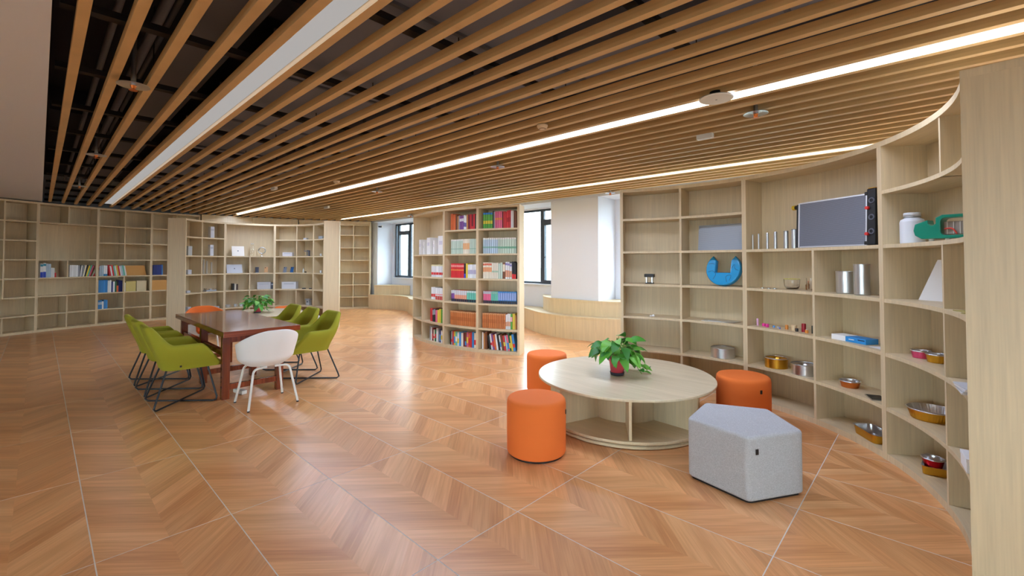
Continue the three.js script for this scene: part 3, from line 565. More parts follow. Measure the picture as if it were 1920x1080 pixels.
  put(3, 0, 196.2, [['white', 1, 0.03, 0.28], ['tan', 1, 0.03, 0.28], ['brown', 1, 0.04, 0.28], ...mix(14, 0.034, 0.265, ['black', 'white', 'purple', 'orange', 'white', 'black', 'white', 'brown', 'red', 'pale blue', 'pink', 'dark green', 'yellow', 'blue'], 9)]);
  // white magazine files
  for (const [a, w, h, label] of [[161.2, 0.12, 0.3, 'white magazine file next to the far side panel, tall'], [165.2, 0.05, 0.25, 'short thin white magazine file between the two tall ones'], [169.6, 0.14, 0.32, 'tall white magazine file in the middle of the row'], [173.4, 0.05, 0.26, 'short thin white magazine file before the widest file'], [177.8, 0.17, 0.335, 'widest white magazine file, standing by the post']]) {
    const p = library(a, 4, 3.12), f = thing('magazine_file', label + ' on the convex bookcase', 'file', p.pos, p.turn, 'white magazine files');
    part('casing', box(w, h, 0.22, 0.003, 0, h / 2, -0.11), M.paper, f); part('spine_label', box(w * 0.6, h * 0.2, 0.001, 0, 0, h * 0.62, 0.0008), flat(0xd9d8e6), f);
  }
}
{
  const put = (k, from, list, where, dep) => fillShelf(far, -1, from, k, 7.24, list, where, 'white-ceiling', dep);
  const b1 = [[0, 0.4, 0x2a4ac0], [0.8, 0.95, 0x3a9ab8]];
  put(3, 115.2, [['white', 2, 0.045, 0.31, b1], ['pale blue', 2, 0.04, 0.3], ['white', 2, 0.03, 0.22], ['red', 1, 0.025, 0.1]], 'wall shelf by the large empty niche');
  put(3, 111.25, [['white', 4, 0.036, 0.27], ['grey', 1, 0.03, 0.27], ...['white', 'grey', 'cream', 'black', 'yellow', 'teal', 'pink', 'brown', 'pale green', 'red', 'maroon'].map((c, i) => [c, 1, 0.024, 0.265, [], -6 - i * 1.8])], 'wall shelf below the large niche');
  put(3, 107.0, [['pale blue', 2, 0.04, 0.25], ['white', 2, 0.035, 0.25, [[0, 0.2, 0x3a8ac0]]], ...['red', 'white', 'red', 'teal', 'white', 'yellow', 'red', 'white', 'pale blue', 'teal', 'white'].map((c) => [c, 1, 0.028, 0.255, [], 9])], 'wall shelf above the blue books');
  put(2, 107.05, [['blue', 4, 0.042, 0.3], ['white', 2, 0.035, 0.28], ['navy', 1, 0.03, 0.27], ['white', 1, 0.035, 0.27], ['dark green', 1, 0.03, 0.28], ['orange', 1, 0.035, 0.27, [[0.6, 1, 0x22242a]]], ['navy', 2, 0.035, 0.27], ['white', 2, 0.03, 0.22]], 'wall shelf with the row of blue books');
  put(1, 107.05, [['blue', 2, 0.035, 0.2, [[0.5, 0.8, 0xb8cfe0]]], ['white', 1, 0.03, 0.18], ['blue', 2, 0.035, 0.22]], 'low wall shelf under the blue books');
  put(3, 98.55, [['navy', 5, 0.035, 0.26], ['blue', 1, 0.02, 0.27]], 'wall shelf above the short kraft folder');
  const board = (a, k, w, h, d, m, label, tilt = 0) => { const p = far(a, k, 7.3), g = box(w, h, d, 0.002, 0, h / 2, 0); if (tilt) g.applyMatrix4(new THREE.Matrix4().makeShear(0, 0, -0.2, 0, 0, 0)); single('folder', g, m, label, 'folder', p.pos, p.turn, 'card folders on the wall bookcase'); };
  board(101.1, 3, 0.4, 0.25, 0.06, M.kraft, 'wide leaning kraft folder beside the sloping books', 1);
  board(102.1, 2, 0.2, 0.25, 0.14, M.manila, 'yellow card folder on the wall bookcase'); board(100.4, 2, 0.2, 0.26, 0.14, M.manilaPale, 'pale cream card folder beside the yellow one');
  board(97.5, 2, 0.32, 0.26, 0.14, M.kraft, 'short kraft folder next to the semicircular bookcase');
}

// ------------------------------------------------------------------ exhibits on the concave bookcase by the round table
const at = (place, a, k, r, turn = 0) => place(a, k, r, turn);
function item(place, [a, k, r, turn = 0], name, label, category, group) { const p = place(a, k, r, turn); return thing(name, label, category, p.pos, p.turn, group); }
const C = 2.3;
{
  let o = item(curved, [16.1, 3, C], 'metal_bracket', 'small black metal bracket alone on a shelf of the curved bookcase', 'bracket');
  part('plate', box(0.12, 0.04, 0.09, 0.004, 0, 0.105), M.black, o); for (const s of [-1, 1]) part('leg', box(0.016, 0.086, 0.07, 0.002, s * 0.035, 0.043), M.steel, o); part('foot', box(0.1, 0.014, 0.08, 0.002, 0, 0.007), M.black, o);
  o = item(curved, [15.1, 2, 2.25], 'sample_clip', 'tiny white sample on the fourth shelf near the windows', 'sample'); part('body', box(0.06, 0.012, 0.04, 0.003, 0, 0.006), M.paper, o); part('tab', box(0.02, 0.012, 0.03, 0.003, 0.015, 0.018), M.paper, o);
  o = item(curved, [-5.2, 4, 2.36], 'honeycomb_panel', 'large blue-grey aluminium honeycomb panel leaning in the bookcase', 'panel'); { const g = new THREE.Group(); g.name = 'sheet'; g.rotation.x = R(-6); o.add(g); part('core', metric(box(0.57, 0.31, 0.018, 0, 0, 0.156, 0)), M.hex, g); part('edge', mergeGeometries([box(0.575, 0.004, 0.02, 0, 0, 0.312), box(0.575, 0.004, 0.02, 0, 0, 0.002), box(0.004, 0.31, 0.02, 0, 0.287, 0.157), box(0.004, 0.31, 0.02, 0, -0.287, 0.157)]), M.brushed, g); }
  { // blue horseshoe-shaped housing
    o = item(curved, [-6.5, 3, 2.31], 'horseshoe_part', 'shiny blue horseshoe-shaped moulded part with dark seams', 'part');
    const s = new THREE.Shape(); const r1 = 0.2, r0 = 0.1, A = R(56), pt = (r, a) => [r * Math.sin(a), -r * Math.cos(a)];
    const N = 30, out = [], inn = []; for (let i = 0; i <= N; i++) { const a = -Math.PI + A * 0.72 + (2 * Math.PI - A * 1.44) * i / N; out.push(pt(r1, a)); }
    s.moveTo(...out[0]); out.forEach((p) => s.lineTo(...p)); s.lineTo(0.085, 0.1); s.lineTo(0.085, -0.045); s.lineTo(-0.085, -0.045); s.lineTo(-0.085, 0.1); s.closePath();
    const g = new THREE.Group(); g.name = 'moulding'; g.position.set(0, 0.2, 0); g.rotation.x = R(-14); g.position.z = 0.03; o.add(g);
    part('body', new THREE.ExtrudeGeometry(s, { depth: 0.035, bevelEnabled: true, bevelSize: 0.012, bevelOffset: -0.012, bevelThickness: 0.02, bevelSegments: 5, curveSegments: 8 }).translate(0, 0, -0.03), M.blue, g);
    for (const pts of [[[-0.17, -0.05], [-0.12, -0.03], [-0.075, -0.07], [-0.1, -0.13]], [[0.06, -0.16], [0.05, -0.09], [0.1, -0.08], [0.09, -0.14]], [[0.1, 0.0], [0.13, 0.05], [0.14, 0.0], [0.18, -0.02]], [[-0.1, 0.05], [-0.13, 0.06], [-0.17, 0.05]]]) part('seam', new THREE.TubeGeometry(new THREE.CatmullRomCurve3(pts.map(([a, b]) => V(a, b, 0.0252))), 16, 0.0022, 5), flat(0x0b3f66), g);
  }
  o = item(curved, [-4.9, 2, 2.3], 'sample_plates', 'flat grey overlapping metal sheets below the blue horseshoe part', 'metal sheet'); part('sheet', box(0.36, 0.005, 0.2, 0.001, 0, 0.0025), M.steel, o, null, [0, 0.2, 0]); part('sheet', box(0.3, 0.005, 0.18, 0.001, 0.06, 0.008), M.brushed, o, null, [0, -0.1, 0]);
  const tin = (pos, name, label, r, h, m, lidM, cat, ring) => { const q = item(curved, pos, name, label, cat); part('body', lathe([[0, 0], [r * 0.98, 0], [r, 0.004], [r, h - 0.006], [r * 1.02, h - 0.004], [r * 1.02, h], [r * 0.98, h], [r * 0.97, h - 0.006], [ring ?? 0, h - 0.006], ...(ring ? [[ring, 0.004]] : [])], 40), m, q); if (lidM) part('rim', new THREE.TorusGeometry(r, 0.004, 8, 40).rotateX(Math.PI / 2).translate(0, h, 0), lidM, q); return q; };
  tin([-5.9, 1, 2.29], 'round_tin', 'wide grey round metal tin on the low shelf behind the plant', 0.128, 0.11, M.brushed, M.steel, 'tin');
  // six upright rods, growing towards the radiator
  [[-15.9, 0.007, 0.16, 'thinnest'], [-17.6, 0.0085, 0.165, 'second thinnest'], [-20.1, 0.013, 0.17, 'third'], [-22.4, 0.016, 0.175, 'fourth'], [-25.4, 0.022, 0.178, 'second thickest'], [-27.7, 0.024, 0.19, 'thickest']].forEach(([a, r, h, w]) => { const q = item(curved, [a, 4, 2.22], 'metal_rod', `${w} upright silver rod in the row before the radiator`, 'rod', 'silver rods before the radiator'); part('bar', cyl(r, r, h - 0.004, 20), M.brushed, q); part('cap', cyl(r * 1.04, r * 0.9, 0.008, 20, h - 0.005), M.steel, q); });
  { // car radiator
    o = item(curved, [-37.6, 4, 2.235, 4.5], 'car_radiator', 'large grey car radiator with black end tanks and red caps', 'radiator');
    const g = new THREE.Group(); g.name = 'assembly'; g.rotation.x = R(-2); o.add(g);
    part('fin_core', metric(box(0.65, 0.42, 0.03, 0, 0, 0.225, 0)), M.fins, g);
    part('side_rail', box(0.65, 0.012, 0.036, 0, 0, 0.441), M.brushed, g); part('side_rail', box(0.65, 0.012, 0.036, 0, 0, 0.009), M.brushed, g);
    part('header_plate', box(0.012, 0.44, 0.04, 0, 0.331, 0.225), M.brushed, g); part('header_plate', box(0.016, 0.44, 0.04, 0, -0.333, 0.225), M.brushed, g);
    part('end_tank', mergeGeometries([box(0.075, 0.48, 0.06, 0.01, 0.376, 0.245), box(0.05, 0.03, 0.05, 0.006, 0.34, 0.445), box(0.05, 0.03, 0.05, 0.006, 0.34, 0.025)]), M.black, g);
    part('end_tank', box(0.022, 0.43, 0.045, 0.008, -0.352, 0.22), M.black, g);
    for (const y of [0.32, 0.1]) part('port_cap', cyl(0.014, 0.014, 0.03, 16).rotateX(Math.PI / 2), flat(0xe0332c, 0.4), g, [0.352, y, 0.02]);
    for (const y of [0.36, 0.22, 0.1]) part('port', new THREE.TorusGeometry(0.02, 0.006, 8, 18).translate(0.383, y + 0.02, 0.032), M.pipe, g);
    part('inlet', cyl(0.02, 0.02, 0.03, 16).rotateZ(Math.PI / 2).translate(-0.365, 0.41, 0), M.black, g); part('inlet_cap', cyl(0.024, 0.024, 0.03, 16).rotateZ(Math.PI / 2).translate(-0.39, 0.41, 0), flat(0xd8b52c, 0.5), g);
    part('top_seal', box(0.06, 0.008, 0.05, 0.002, 0.378, 0.487), flat(0xc9962c), g);
  }
  o = item(curved, [-24.6, 3, 2.34], 'glass_bowl', 'cut glass bowl with yellow rim on the shelf under the rods', 'bowl'); part('bowl', lathe([[0, 0.006], [0.055, 0.004], [0.068, 0.03], [0.075, 0.105], [0.071, 0.105], [0.063, 0.032], [0.05, 0.014], [0, 0.014]], 20), M.glass, o); part('rim', new THREE.TorusGeometry(0.073, 0.0025, 6, 32).rotateX(Math.PI / 2).translate(0, 0.106, 0), flat(0xd8d060), o);
  o = item(curved, [-30.3, 3, 2.3], 'drinking_glass', 'tall clear tumbler next to the thin divider', 'glass'); part('tumbler', lathe([[0, 0.004], [0.03, 0.004], [0.037, 0.125], [0.034, 0.125], [0.028, 0.016], [0, 0.016]], 20), M.glass, o);
  o = item(curved, [-27.9, 3, 2.38], 'sample_bottle', 'small brown bottle between the glass bowl and the tumbler', 'bottle'); part('body', lathe([[0, 0], [0.016, 0], [0.018, 0.05], [0.009, 0.062], [0.009, 0.07], [0, 0.07]], 16), flat(0x8a5a2c, 0.3), o); part('cap', cyl(0.01, 0.01, 0.012, 14, 0.07), flat(0xc2683a), o);
  [[-18.5, 'first'], [-20.3, 'second'], [-22, 'third']].forEach(([a, w]) => { const q = item(curved, [a, 3, 2.22], 'metal_chip', `${w} small flat metal sample before the glass bowl`, 'sample', 'flat metal samples before the glass bowl'); part('disc', cyl(0.024, 0.024, 0.005, 20), M.steel, q); part('boss', cyl(0.01, 0.01, 0.004, 14, 0.005), M.brushed, q); });
  // aluminium beakers
  const jug = (pos, label, r, h) => { const q = item(curved, pos, 'aluminium_beaker', label, 'beaker', 'aluminium beakers'); part('wall', lathe([[0, 0], [r * 0.94, 0], [r * 0.97, 0.01], [r, h * 0.94], [r * 1.05, h], [r * 1.02, h], [r * 0.97, h * 0.94], [r * 0.93, 0.012], [0, 0.012]], 40), M.brushed, q); part('spout', metric(new THREE.ConeGeometry(0.022, 0.06, 14).rotateX(Math.PI).translate(-r * 1.04, h - 0.03, 0)), M.brushed, q); };
  jug([-39.7, 3, 2.29], 'short wide aluminium beaker beside the divider', 0.073, 0.2); jug([-44.6, 3, 2.27], 'taller narrow aluminium jug with a pouring lip', 0.058, 0.265);
  o = item(curved, [-48.6, 3, 2.38], 'glass_tube', 'clear glass tube standing behind the taller aluminium jug', 'tube'); part('tube', lathe([[0, 0], [0.03, 0], [0.03, 0.24], [0.027, 0.24], [0.027, 0.01], [0, 0.01]], 24), M.glass, o); part('base', cyl(0.035, 0.035, 0.006, 24), flat(0x9a8a70), o);
  // small caps in a row
  [[-15.9, 0xe9b6dc, 0.011, 0.075, 'tall pale pink tube'], [-17.6, 0xe8399a, 0.017, 0.03, 'first magenta bottle cap'], [-19.2, 0xe8399a, 0.017, 0.034, 'second magenta bottle cap'], [-20.4, 0x6aa4e6, 0.012, 0.02, 'light blue bottle cap'], [-21.6, 0xb8bec4, 0.013, 0.018, 'silver bottle cap'], [-22.7, 0x5566b8, 0.008, 0.014, 'tiny violet cap'], [-23.9, 0xd88a3a, 0.015, 0.045, 'copper-coloured cap'], [-25.9, 0xe0c49a, 0.026, 0.055, 'wide beige spool'], [-27.4, 0x1c1c20, 0.014, 0.032, 'small black cap'], [-28.5, 0x9c1626, 0.02, 0.082, 'tall dark red cap'], [-29.2, 0xe8ecee, 0.008, 0.03, 'tiny white cap'], [-30.1, 0xe8963c, 0.015, 0.03, 'orange cap'], [-31.1, 0x152a26, 0.017, 0.075, 'tall dark green cap']].forEach(([a, c, r, h, w], i) => {
    const q = item(curved, [a, 2, 2.28 + (i % 3 === 2 ? -0.03 : 0.01)], 'bottle_cap', `${w} in the row of small coloured caps`, 'cap', 'small coloured caps'); part('body', cyl(r, r, h - 0.004, 20), flat(c, 0.35), q); part('lid', cyl(r * 0.98, r * 0.82, 0.005, 20, h - 0.0045), flat(c, 0.35), q);
  });
  o = item(curved, [-42.3, 2, 2.28, 6], 'carton', 'flat blue and white cardboard box on the curved bookcase', 'box'); part('body', box(0.2, 0.045, 0.13, 0.002, 0.05, 0.0225), flat(0x2a8fd8, 0.45), o); part('sleeve', box(0.14, 0.046, 0.131, 0.002, -0.105, 0.023), M.paper, o); part('print', box(0.05, 0.006, 0.001, 0, 0.02, 0.024, 0.0655), M.paper, o); part('window', box(0.06, 0.01, 0.001, 0, 0.11, 0.03, 0.0655), flat(0x12335a), o);
  o = item(curved, [-49.6, 2, 2.25], 'paper_card', 'white card lying beside the blue box', 'card'); part('sheet', box(0.12, 0.002, 0.08, 0, 0, 0.001), M.paper, o); part('clip', box(0.03, 0.008, 0.012, 0.002, 0.03, 0.006), M.steel, o);
  tin([-20.9, 1, 2.29], 'foil_roll', 'big gold foil tape roll on the low shelf', 0.107, 0.1, M.gold, M.brushed, 'tape roll', 0.04);
  tin([-28.6, 1, 2.28], 'foil_roll', 'big silver foil tape roll beside the gold one', 0.113, 0.1, M.foil, M.steel, 'tape roll', 0.04);
  o = item(curved, [-48.7, 1, 2.24, -20], 'tablet', 'thin dark tablet lying on the low shelf beside the post', 'tablet'); part('body', box(0.16, 0.008, 0.11, 0.003, 0, 0.004), M.steel, o); part('screen', box(0.15, 0.001, 0.1, 0, 0, 0.0086), M.black, o);
  // foil cups and trays
  const cup = (pos, name, label, r0, r1, h, m, inner, pleats, cat) => {
    const q = item(curved, pos, name, label, cat, pleats > 30 ? undefined : 'foil cups');
    const wall = (ra, rb, ya, yb) => { const p = [], idx = [], n = pleats * 2; for (let i = 0; i <= n; i++) { const a = i / n * Math.PI * 2, k = 1 + (i % 2 ? 0.018 : -0.018); p.push(ra * k * Math.cos(a), ya, ra * k * Math.sin(a), rb * k * Math.cos(a), yb, rb * k * Math.sin(a)); if (i < n) idx.push(2 * i, 2 * i + 1, 2 * i + 2, 2 * i + 2, 2 * i + 1, 2 * i + 3); } const g = new THREE.BufferGeometry(); g.setAttribute('position', new THREE.Float32BufferAttribute(p, 3)); g.setIndex(idx); g.computeVertexNormals(); return g; };
    part('wall', wall(r0, r1, 0.001, h - 0.004), m, q); part('lining', wall(r0 * 0.97, r1 * 0.97, 0.003, h - 0.003), inner, q); part('bottom', cyl(r0 * 0.98, r0 * 0.98, 0.002, 40, 0.001), inner, q); part('rim', new THREE.TorusGeometry(r1 * 1.02, 0.0045, 8, 48).rotateX(Math.PI / 2).translate(0, h - 0.004, 0), inner, q); return q;
  };
  cup([-40.4, 1, 2.29], 'foil_cup', 'small copper foil cup on the curved bookcase', 0.062, 0.075, 0.06, M.copper, M.foil, 28, 'cup');
  cup([-58.6, 2, 2.3], 'foil_cup', 'small pink foil cup with white lid', 0.046, 0.055, 0.055, M.pinkFoil, M.foil, 28, 'cup');
  cup([-62.4, 2, 2.31], 'foil_cup', 'small gold foil cup beside the pink one', 0.05, 0.058, 0.06, M.gold, M.foil, 28, 'cup');
  cup([-60.6, 1, 2.31], 'pie_tray', 'large round fluted gold foil pie tray', 0.11, 0.132, 0.075, M.gold, M.foil, 48, 'tray');
  function tray(pos, label, outline, h) {
    const q = item(curved, pos, 'foil_tray', label, 'tray'), n = outline.length, walls = (k0, k1, y0, y1) => { const p = [], idx = []; for (let i = 0; i <= n; i++) { const [x, z] = outline[i % n]; p.push(x * k0, y0, z * k0, x * k1, y1, z * k1); if (i < n) idx.push(2 * i, 2 * i + 1, 2 * i + 2, 2 * i + 2, 2 * i + 1, 2 * i + 3); } const g = new THREE.BufferGeometry(); g.setAttribute('position', new THREE.Float32BufferAttribute(p, 3)); g.setIndex(idx); g.computeVertexNormals(); return g; };
    part('wall', walls(0.9, 1, 0.001, h), M.gold, q); part('lining', walls(0.88, 0.975, 0.004, h), M.foil, q); part('rim', walls(0.96, 1.07, h + 0.0005, h + 0.001), M.foil, q);
    part('bottom', prism(outline.map(([x, z]) => [x * 0.89, -z * 0.89]), 0.001, 0.003), M.foil, q); return q;
  }
  const rounded = (pts, c) => { const out = []; pts.forEach((p, i) => { const a = pts[(i + pts.length - 1) % pts.length], b = pts[(i + 1) % pts.length], to = (e) => { const L = Math.hypot(e[0] - p[0], e[1] - p[1]); return [p[0] + (e[0] - p[0]) * c / L, p[1] + (e[1] - p[1]) * c / L]; }, A = to(a), B = to(b); for (let k = 0; k <= 6; k++) { const s = k / 6; out.push([0, 1].map((m) => (1 - s) ** 2 * A[m] + 2 * s * (1 - s) * p[m] + s * s * B[m])); } }); return out; };
  tray([-46.6, 0, 2.28, -8], 'oblong gold foil tray on the bottom shelf beside the post', rounded([[-0.15, -0.085], [0.15, -0.085], [0.15, 0.085], [-0.15, 0.085]], 0.05), 0.07);
  tray([-61.2, 0, 2.29, 10], 'triangular gold foil tray on the bottom shelf holding a red cup', rounded([[-0.17, -0.1], [0.17, -0.1], [0.06, 0.12]], 0.05), 0.06);
  { const q = cup([-62.6, 0, 2.27], 'foil_cup', 'small red foil cup sitting in the triangular tray', 0.034, 0.06, 0.11, M.redFoil, M.foil, 24, 'cup'); q.position.y += 0.004; }
  // aluminium bottle and green housing
  o = item(curved, [-57.9, 4, 2.28], 'aluminium_bottle', 'white aluminium bottle with screw cap beside the green housing', 'bottle'); part('body', lathe([[0, 0], [0.068, 0], [0.072, 0.006], [0.072, 0.16], [0.066, 0.178], [0.045, 0.19], [0.045, 0.2], [0, 0.2]], 36), mat(0xdfe3ea, 0.35), o); part('cap', lathe([[0, 0.2], [0.05, 0.2], [0.05, 0.224], [0.046, 0.23], [0, 0.23]], 32), mat(0xdfe3ea, 0.3), o); part('collar', new THREE.TorusGeometry(0.047, 0.004, 8, 32).rotateX(Math.PI / 2).translate(0, 0.199, 0), M.steel, o);
  {
    o = item(curved, [-67.6, 4, 2.29, 48], 'green_housing', 'translucent green plastic housing with a window on the upper shelf', 'housing'); o.scale.setScalar(0.84);
    const s = new THREE.Shape([[-0.19, 0.03], [-0.15, 0.0], [0.2, 0.0], [0.21, 0.03], [0.21, 0.17], [0.19, 0.185], [-0.02, 0.185], [-0.06, 0.165], [-0.06, 0.12], [-0.075, 0.105], [-0.09, 0.105], [-0.105, 0.12], [-0.11, 0.15], [-0.19, 0.12], [-0.2, 0.07]].map((p) => new THREE.Vector2(...p)));
    s.holes.push(new THREE.Path(rounded([[-0.03, 0.025], [0.18, 0.025], [0.18, 0.16], [-0.03, 0.16]], 0.035).map((p) => new THREE.Vector2(...p))));
    const g = new THREE.ExtrudeGeometry(s, { depth: 0.1, bevelEnabled: true, bevelSize: 0.006, bevelOffset: -0.006, bevelThickness: 0.006, bevelSegments: 3 }).translate(0, 0.024, -0.05);
    part('casing', g, mat(0x1a9c80, 0.3, { transmission: 0.25, thickness: 0 }), o);
    part('inner_block', box(0.185, 0.1, 0.06, 0.004, 0.075, 0.105, -0.005), flat(0x9a9088), o); for (let i = 0; i < 5; i++) part('rib', box(0.006, 0.096, 0.004, 0, 0.0 + i * 0.038, 0.105, 0.0265), flat(0xc8c4bc), o);
    part('red_hose', new THREE.TubeGeometry(new THREE.CatmullRomCurve3([V(-0.015, 0.1, 0.03), V(0.03, 0.1, 0.034), V(0.05, 0.075, 0.034), V(0.058, 0.058, 0.034)]), 16, 0.0055, 8), flat(0xe0483c), o);
    for (const x of [-0.1, 0.0, 0.12]) part('foot', cyl(0.016, 0.016, 0.026, 14), M.paper, o, [x, 0, 0.02]);
  }
  { o = item(curved, [-58.6, 3, 2.39, 25], 'display_card', 'white folded display card leaning beside the divider', 'card'); const s = new THREE.Shape([[0, 0], [0.2, 0], [0.2, 0.3], [0.13, 0.3]].map((p) => new THREE.Vector2(...p))); part('sheet', new THREE.ExtrudeGeometry(s, { depth: 0.004, bevelEnabled: false }).translate(-0.1, 0, 0), M.paper, o); part('stand', box(0.08, 0.003, 0.06, 0, 0.04, 0.0015, -0.03), M.paper, o); }
  [[-79, 'first'], [-83.5, 'second']].forEach(([a, w]) => { const q = item(curved, [a, 3, 2.28, 20], 'olive_plate', `${w} flat olive sheet at the end of the middle shelf`, 'sheet', 'olive sheets'); part('sheet', box(0.14, 0.006, 0.2, 0.001, 0, 0.003), flat(0xa89a5a, 0.5), q); part('edge', box(0.14, 0.006, 0.012, 0.001, 0, 0.009, -0.09), flat(0x8f8248, 0.5), q); });
  o = item(curved, [-84.5, 2, 2.25], 'catalogue_stack', 'stack of pale catalogues on the end shelf by the oak panel', 'catalogues'); [0, 1, 2, 3].forEach((i) => part('catalogue', box(0.17, 0.009, 0.23, 0.001, 0, 0.0045 + i * 0.0095, 0), flat([0xd8d8dc, 0xbfc3c8, 0xe6e6e8, 0xc9ccd2][i]), o, null, [0, i * 0.06, 0]));
  o = item(curved, [-84, 1, 2.25], 'carton', 'white carton on the low end shelf by the oak panel', 'box'); part('body', box(0.16, 0.06, 0.2, 0.002, 0, 0.03), M.paper, o); part('lid', box(0.164, 0.02, 0.204, 0.002, 0, 0.066), M.paper, o);
}

// ------------------------------------------------------------------ electronics in the semicircular bookcase (small in the picture)
{
  const r = 1.56, pb = 0xd3d7de;
  const carton = (a, k, w, h, d, c, label, turn = 0) => { const q = item(alcove, [a, k, r, turn], 'display_box', label, 'box'); part('body', box(w, h, d, 0.003, 0, h / 2), flat(c), q); part('flap', box(w * 0.7, h * 0.16, 0.002, 0, 0, h * 0.72, d / 2 + 0.001), flat(0xb4bac4), q); return q; };
  carton(109.9, 5, 0.09, 0.27, 0.09, pb, 'tall white box on the top shelf of the semicircular bookcase');
  carton(131.5, 4, 0.12, 0.21, 0.1, 0xb9bcb8, 'pale grey box behind the plain end panel, fifth shelf');
  carton(110.1, 4, 0.08, 0.26, 0.08, pb, 'tall white box below the topmost tall one');
  carton(46.0, 4, 0.24, 0.1, 0.12, 0xd5d5de, 'wide low white box in the semicircular bookcase');
  carton(28.5, 5, 0.09, 0.05, 0.08, pb, 'tiny white box on the top shelf, semicircular bookcase');
  carton(6.5, 5, 0.18, 0.08, 0.12, 0x9fadb8, 'blue-grey box on the top shelf against the end panel');
  carton(131.5, 3, 0.11, 0.1, 0.1, 0xc4c6cc, 'small white box on the fourth shelf behind the end panel'); 
  carton(66.5, 2, 0.3, 0.18, 0.14, 0xc3c5cc, 'silver boxed set on the third shelf beside the black box'); carton(59.2, 2, 0.07, 0.16, 0.13, 0x4a4c58, 'narrow black box next to the silver boxed set');
  carton(44.0, 2, 0.36, 0.18, 0.14, 0xd2d4dc, 'largest white box on the wide third shelf');
  carton(132, 2, 0.1, 0.05, 0.08, 0xb9bec8, 'small flat pale box on the third shelf by the end panel');
  carton(131, 1, 0.1, 0.1, 0.09, 0xc3c8d2, 'pale cube on the second shelf by the end panel');
  carton(107, 1, 0.2, 0.05, 0.12, 0xb2b8c4, 'flat grey case behind the orange-lined chair');
  [[95.6, 0.11, 0.06, 'wide white cup on the second shelf behind the table'], [89.6, 0.06, 0.07, 'slim white cup beside the wide one, second shelf'], [85.0, 0.07, 0.06, 'pale blue cup next to the bushy plant']].forEach(([a, w, h, label]) => { const q = item(alcove, [a, 1, r], 'white_cup', label, 'cup', 'white cups on the second shelf'); part('body', lathe([[0, 0], [w * 0.36, 0], [w * 0.5, h], [w * 0.46, h], [w * 0.33, 0.006], [0, 0.006]], 20), flat(0xd6dce4, 0.3), q); part('handle', new THREE.TorusGeometry(h * 0.28, 0.005, 6, 14).translate(w * 0.5, h * 0.5, 0), flat(0xd6dce4, 0.3), q); });
  // laptops standing open on edge
  const laptop = (a, k, w, h, c, label, tilt) => { const q = item(alcove, [a, k, r], 'laptop', label, 'laptop'); const lid = new THREE.Group(); lid.name = 'lid'; lid.rotation.x = R(-tilt); lid.position.z = 0.04; q.add(lid); part('cover', box(w, h, 0.008, 0.003, 0, h / 2), c, lid); part('emblem', cyl(0.014, 0.014, 0.001, 18).rotateX(Math.PI / 2).translate(0, h * 0.52, 0.0042), flat(0x6a6f7a), lid); const base = part('keyboard_base', box(w, 0.01, h * 0.55, 0.003, 0, 0.005, -0.045), M.steel, q); };
  laptop(88.0, 4, 0.27, 0.25, flat(0xe9e5dd, 0.4), 'cream laptop standing in the large niche of the semicircular bookcase', 14);
  laptop(90.6, 3, 0.34, 0.22, mat(0xc9cfdb, 0.5), 'silver laptop standing below the cream one', 16);
  [[77.4, 'first'], [76.0, 'second']].forEach(([a, w]) => { const q = item(alcove, [a, 4, r], 'glass_flask', `${w} slim tall glass bottle in the large niche`, 'bottle', 'slim glass bottles'); part('body', lathe([[0, 0], [0.018, 0], [0.018, 0.24], [0.009, 0.27], [0.009, 0.3], [0, 0.3]], 16), M.glass, q); part('stopper', cyl(0.01, 0.01, 0.02, 12, 0.3), flat(0xcfd4da), q); });
  { const q = item(alcove, [68.7, 4, r], 'ring_stand', 'silver ring on a stand in the large niche', 'ornament'); part('ring', new THREE.TorusGeometry(0.075, 0.012, 10, 32).translate(0, 0.145, 0), M.steel, q); part('stem', cyl(0.01, 0.01, 0.06, 12), M.steel, q); part('foot', cyl(0.045, 0.035, 0.012, 24), M.steel, q); }
  { const q = item(alcove, [26.8, 4, r], 'angle_frame', 'dark angular metal frame on the fifth shelf', 'frame'); part('strut', box(0.02, 0.15, 0.05, 0.002, 0.06, 0.075), M.pipe, q); part('strut', box(0.02, 0.17, 0.05, 0.002, 0, 0.075), M.steel, q, null, [0, 0, 0]); part('brace', box(0.15, 0.02, 0.05, 0.002, -0.01, 0.13), M.pipe, q); part('bar', box(0.14, 0.02, 0.06, 0.002, -0.01, 0.01), M.steel, q); }
  [[8.6, 4, 'white knob on the fifth shelf by the end panel'], [8.6, 3, 'white knob on the fourth shelf by the end panel']].forEach(([a, k, label]) => { const q = item(alcove, [a, k, r], 'porcelain_knob', label, 'knob'); part('body', lathe([[0, 0], [0.03, 0], [0.018, 0.02], [0.03, 0.04], [0.022, 0.06], [0, 0.065]], 20), flat(0xe4e8ea, 0.3), q); part('base', cyl(0.034, 0.034, 0.004, 20), flat(0xc8ccd0), q); });
  [[116.2, 0.34, 'tallest'], [113.4, 0.3, 'middle'], [109.4, 0.27, 'shortest']].forEach(([a, h, w]) => { const q = item(alcove, [a, 3, r], 'metal_profile', `${w} of the three upright silver bars in the semicircular bookcase`, 'bar', 'three upright silver bars'); part('bar', box(0.028, h, 0.028, 0.003, 0, h / 2), M.brushed, q); part('foot', box(0.05, 0.008, 0.05, 0.002, 0, 0.004), M.steel, q); });
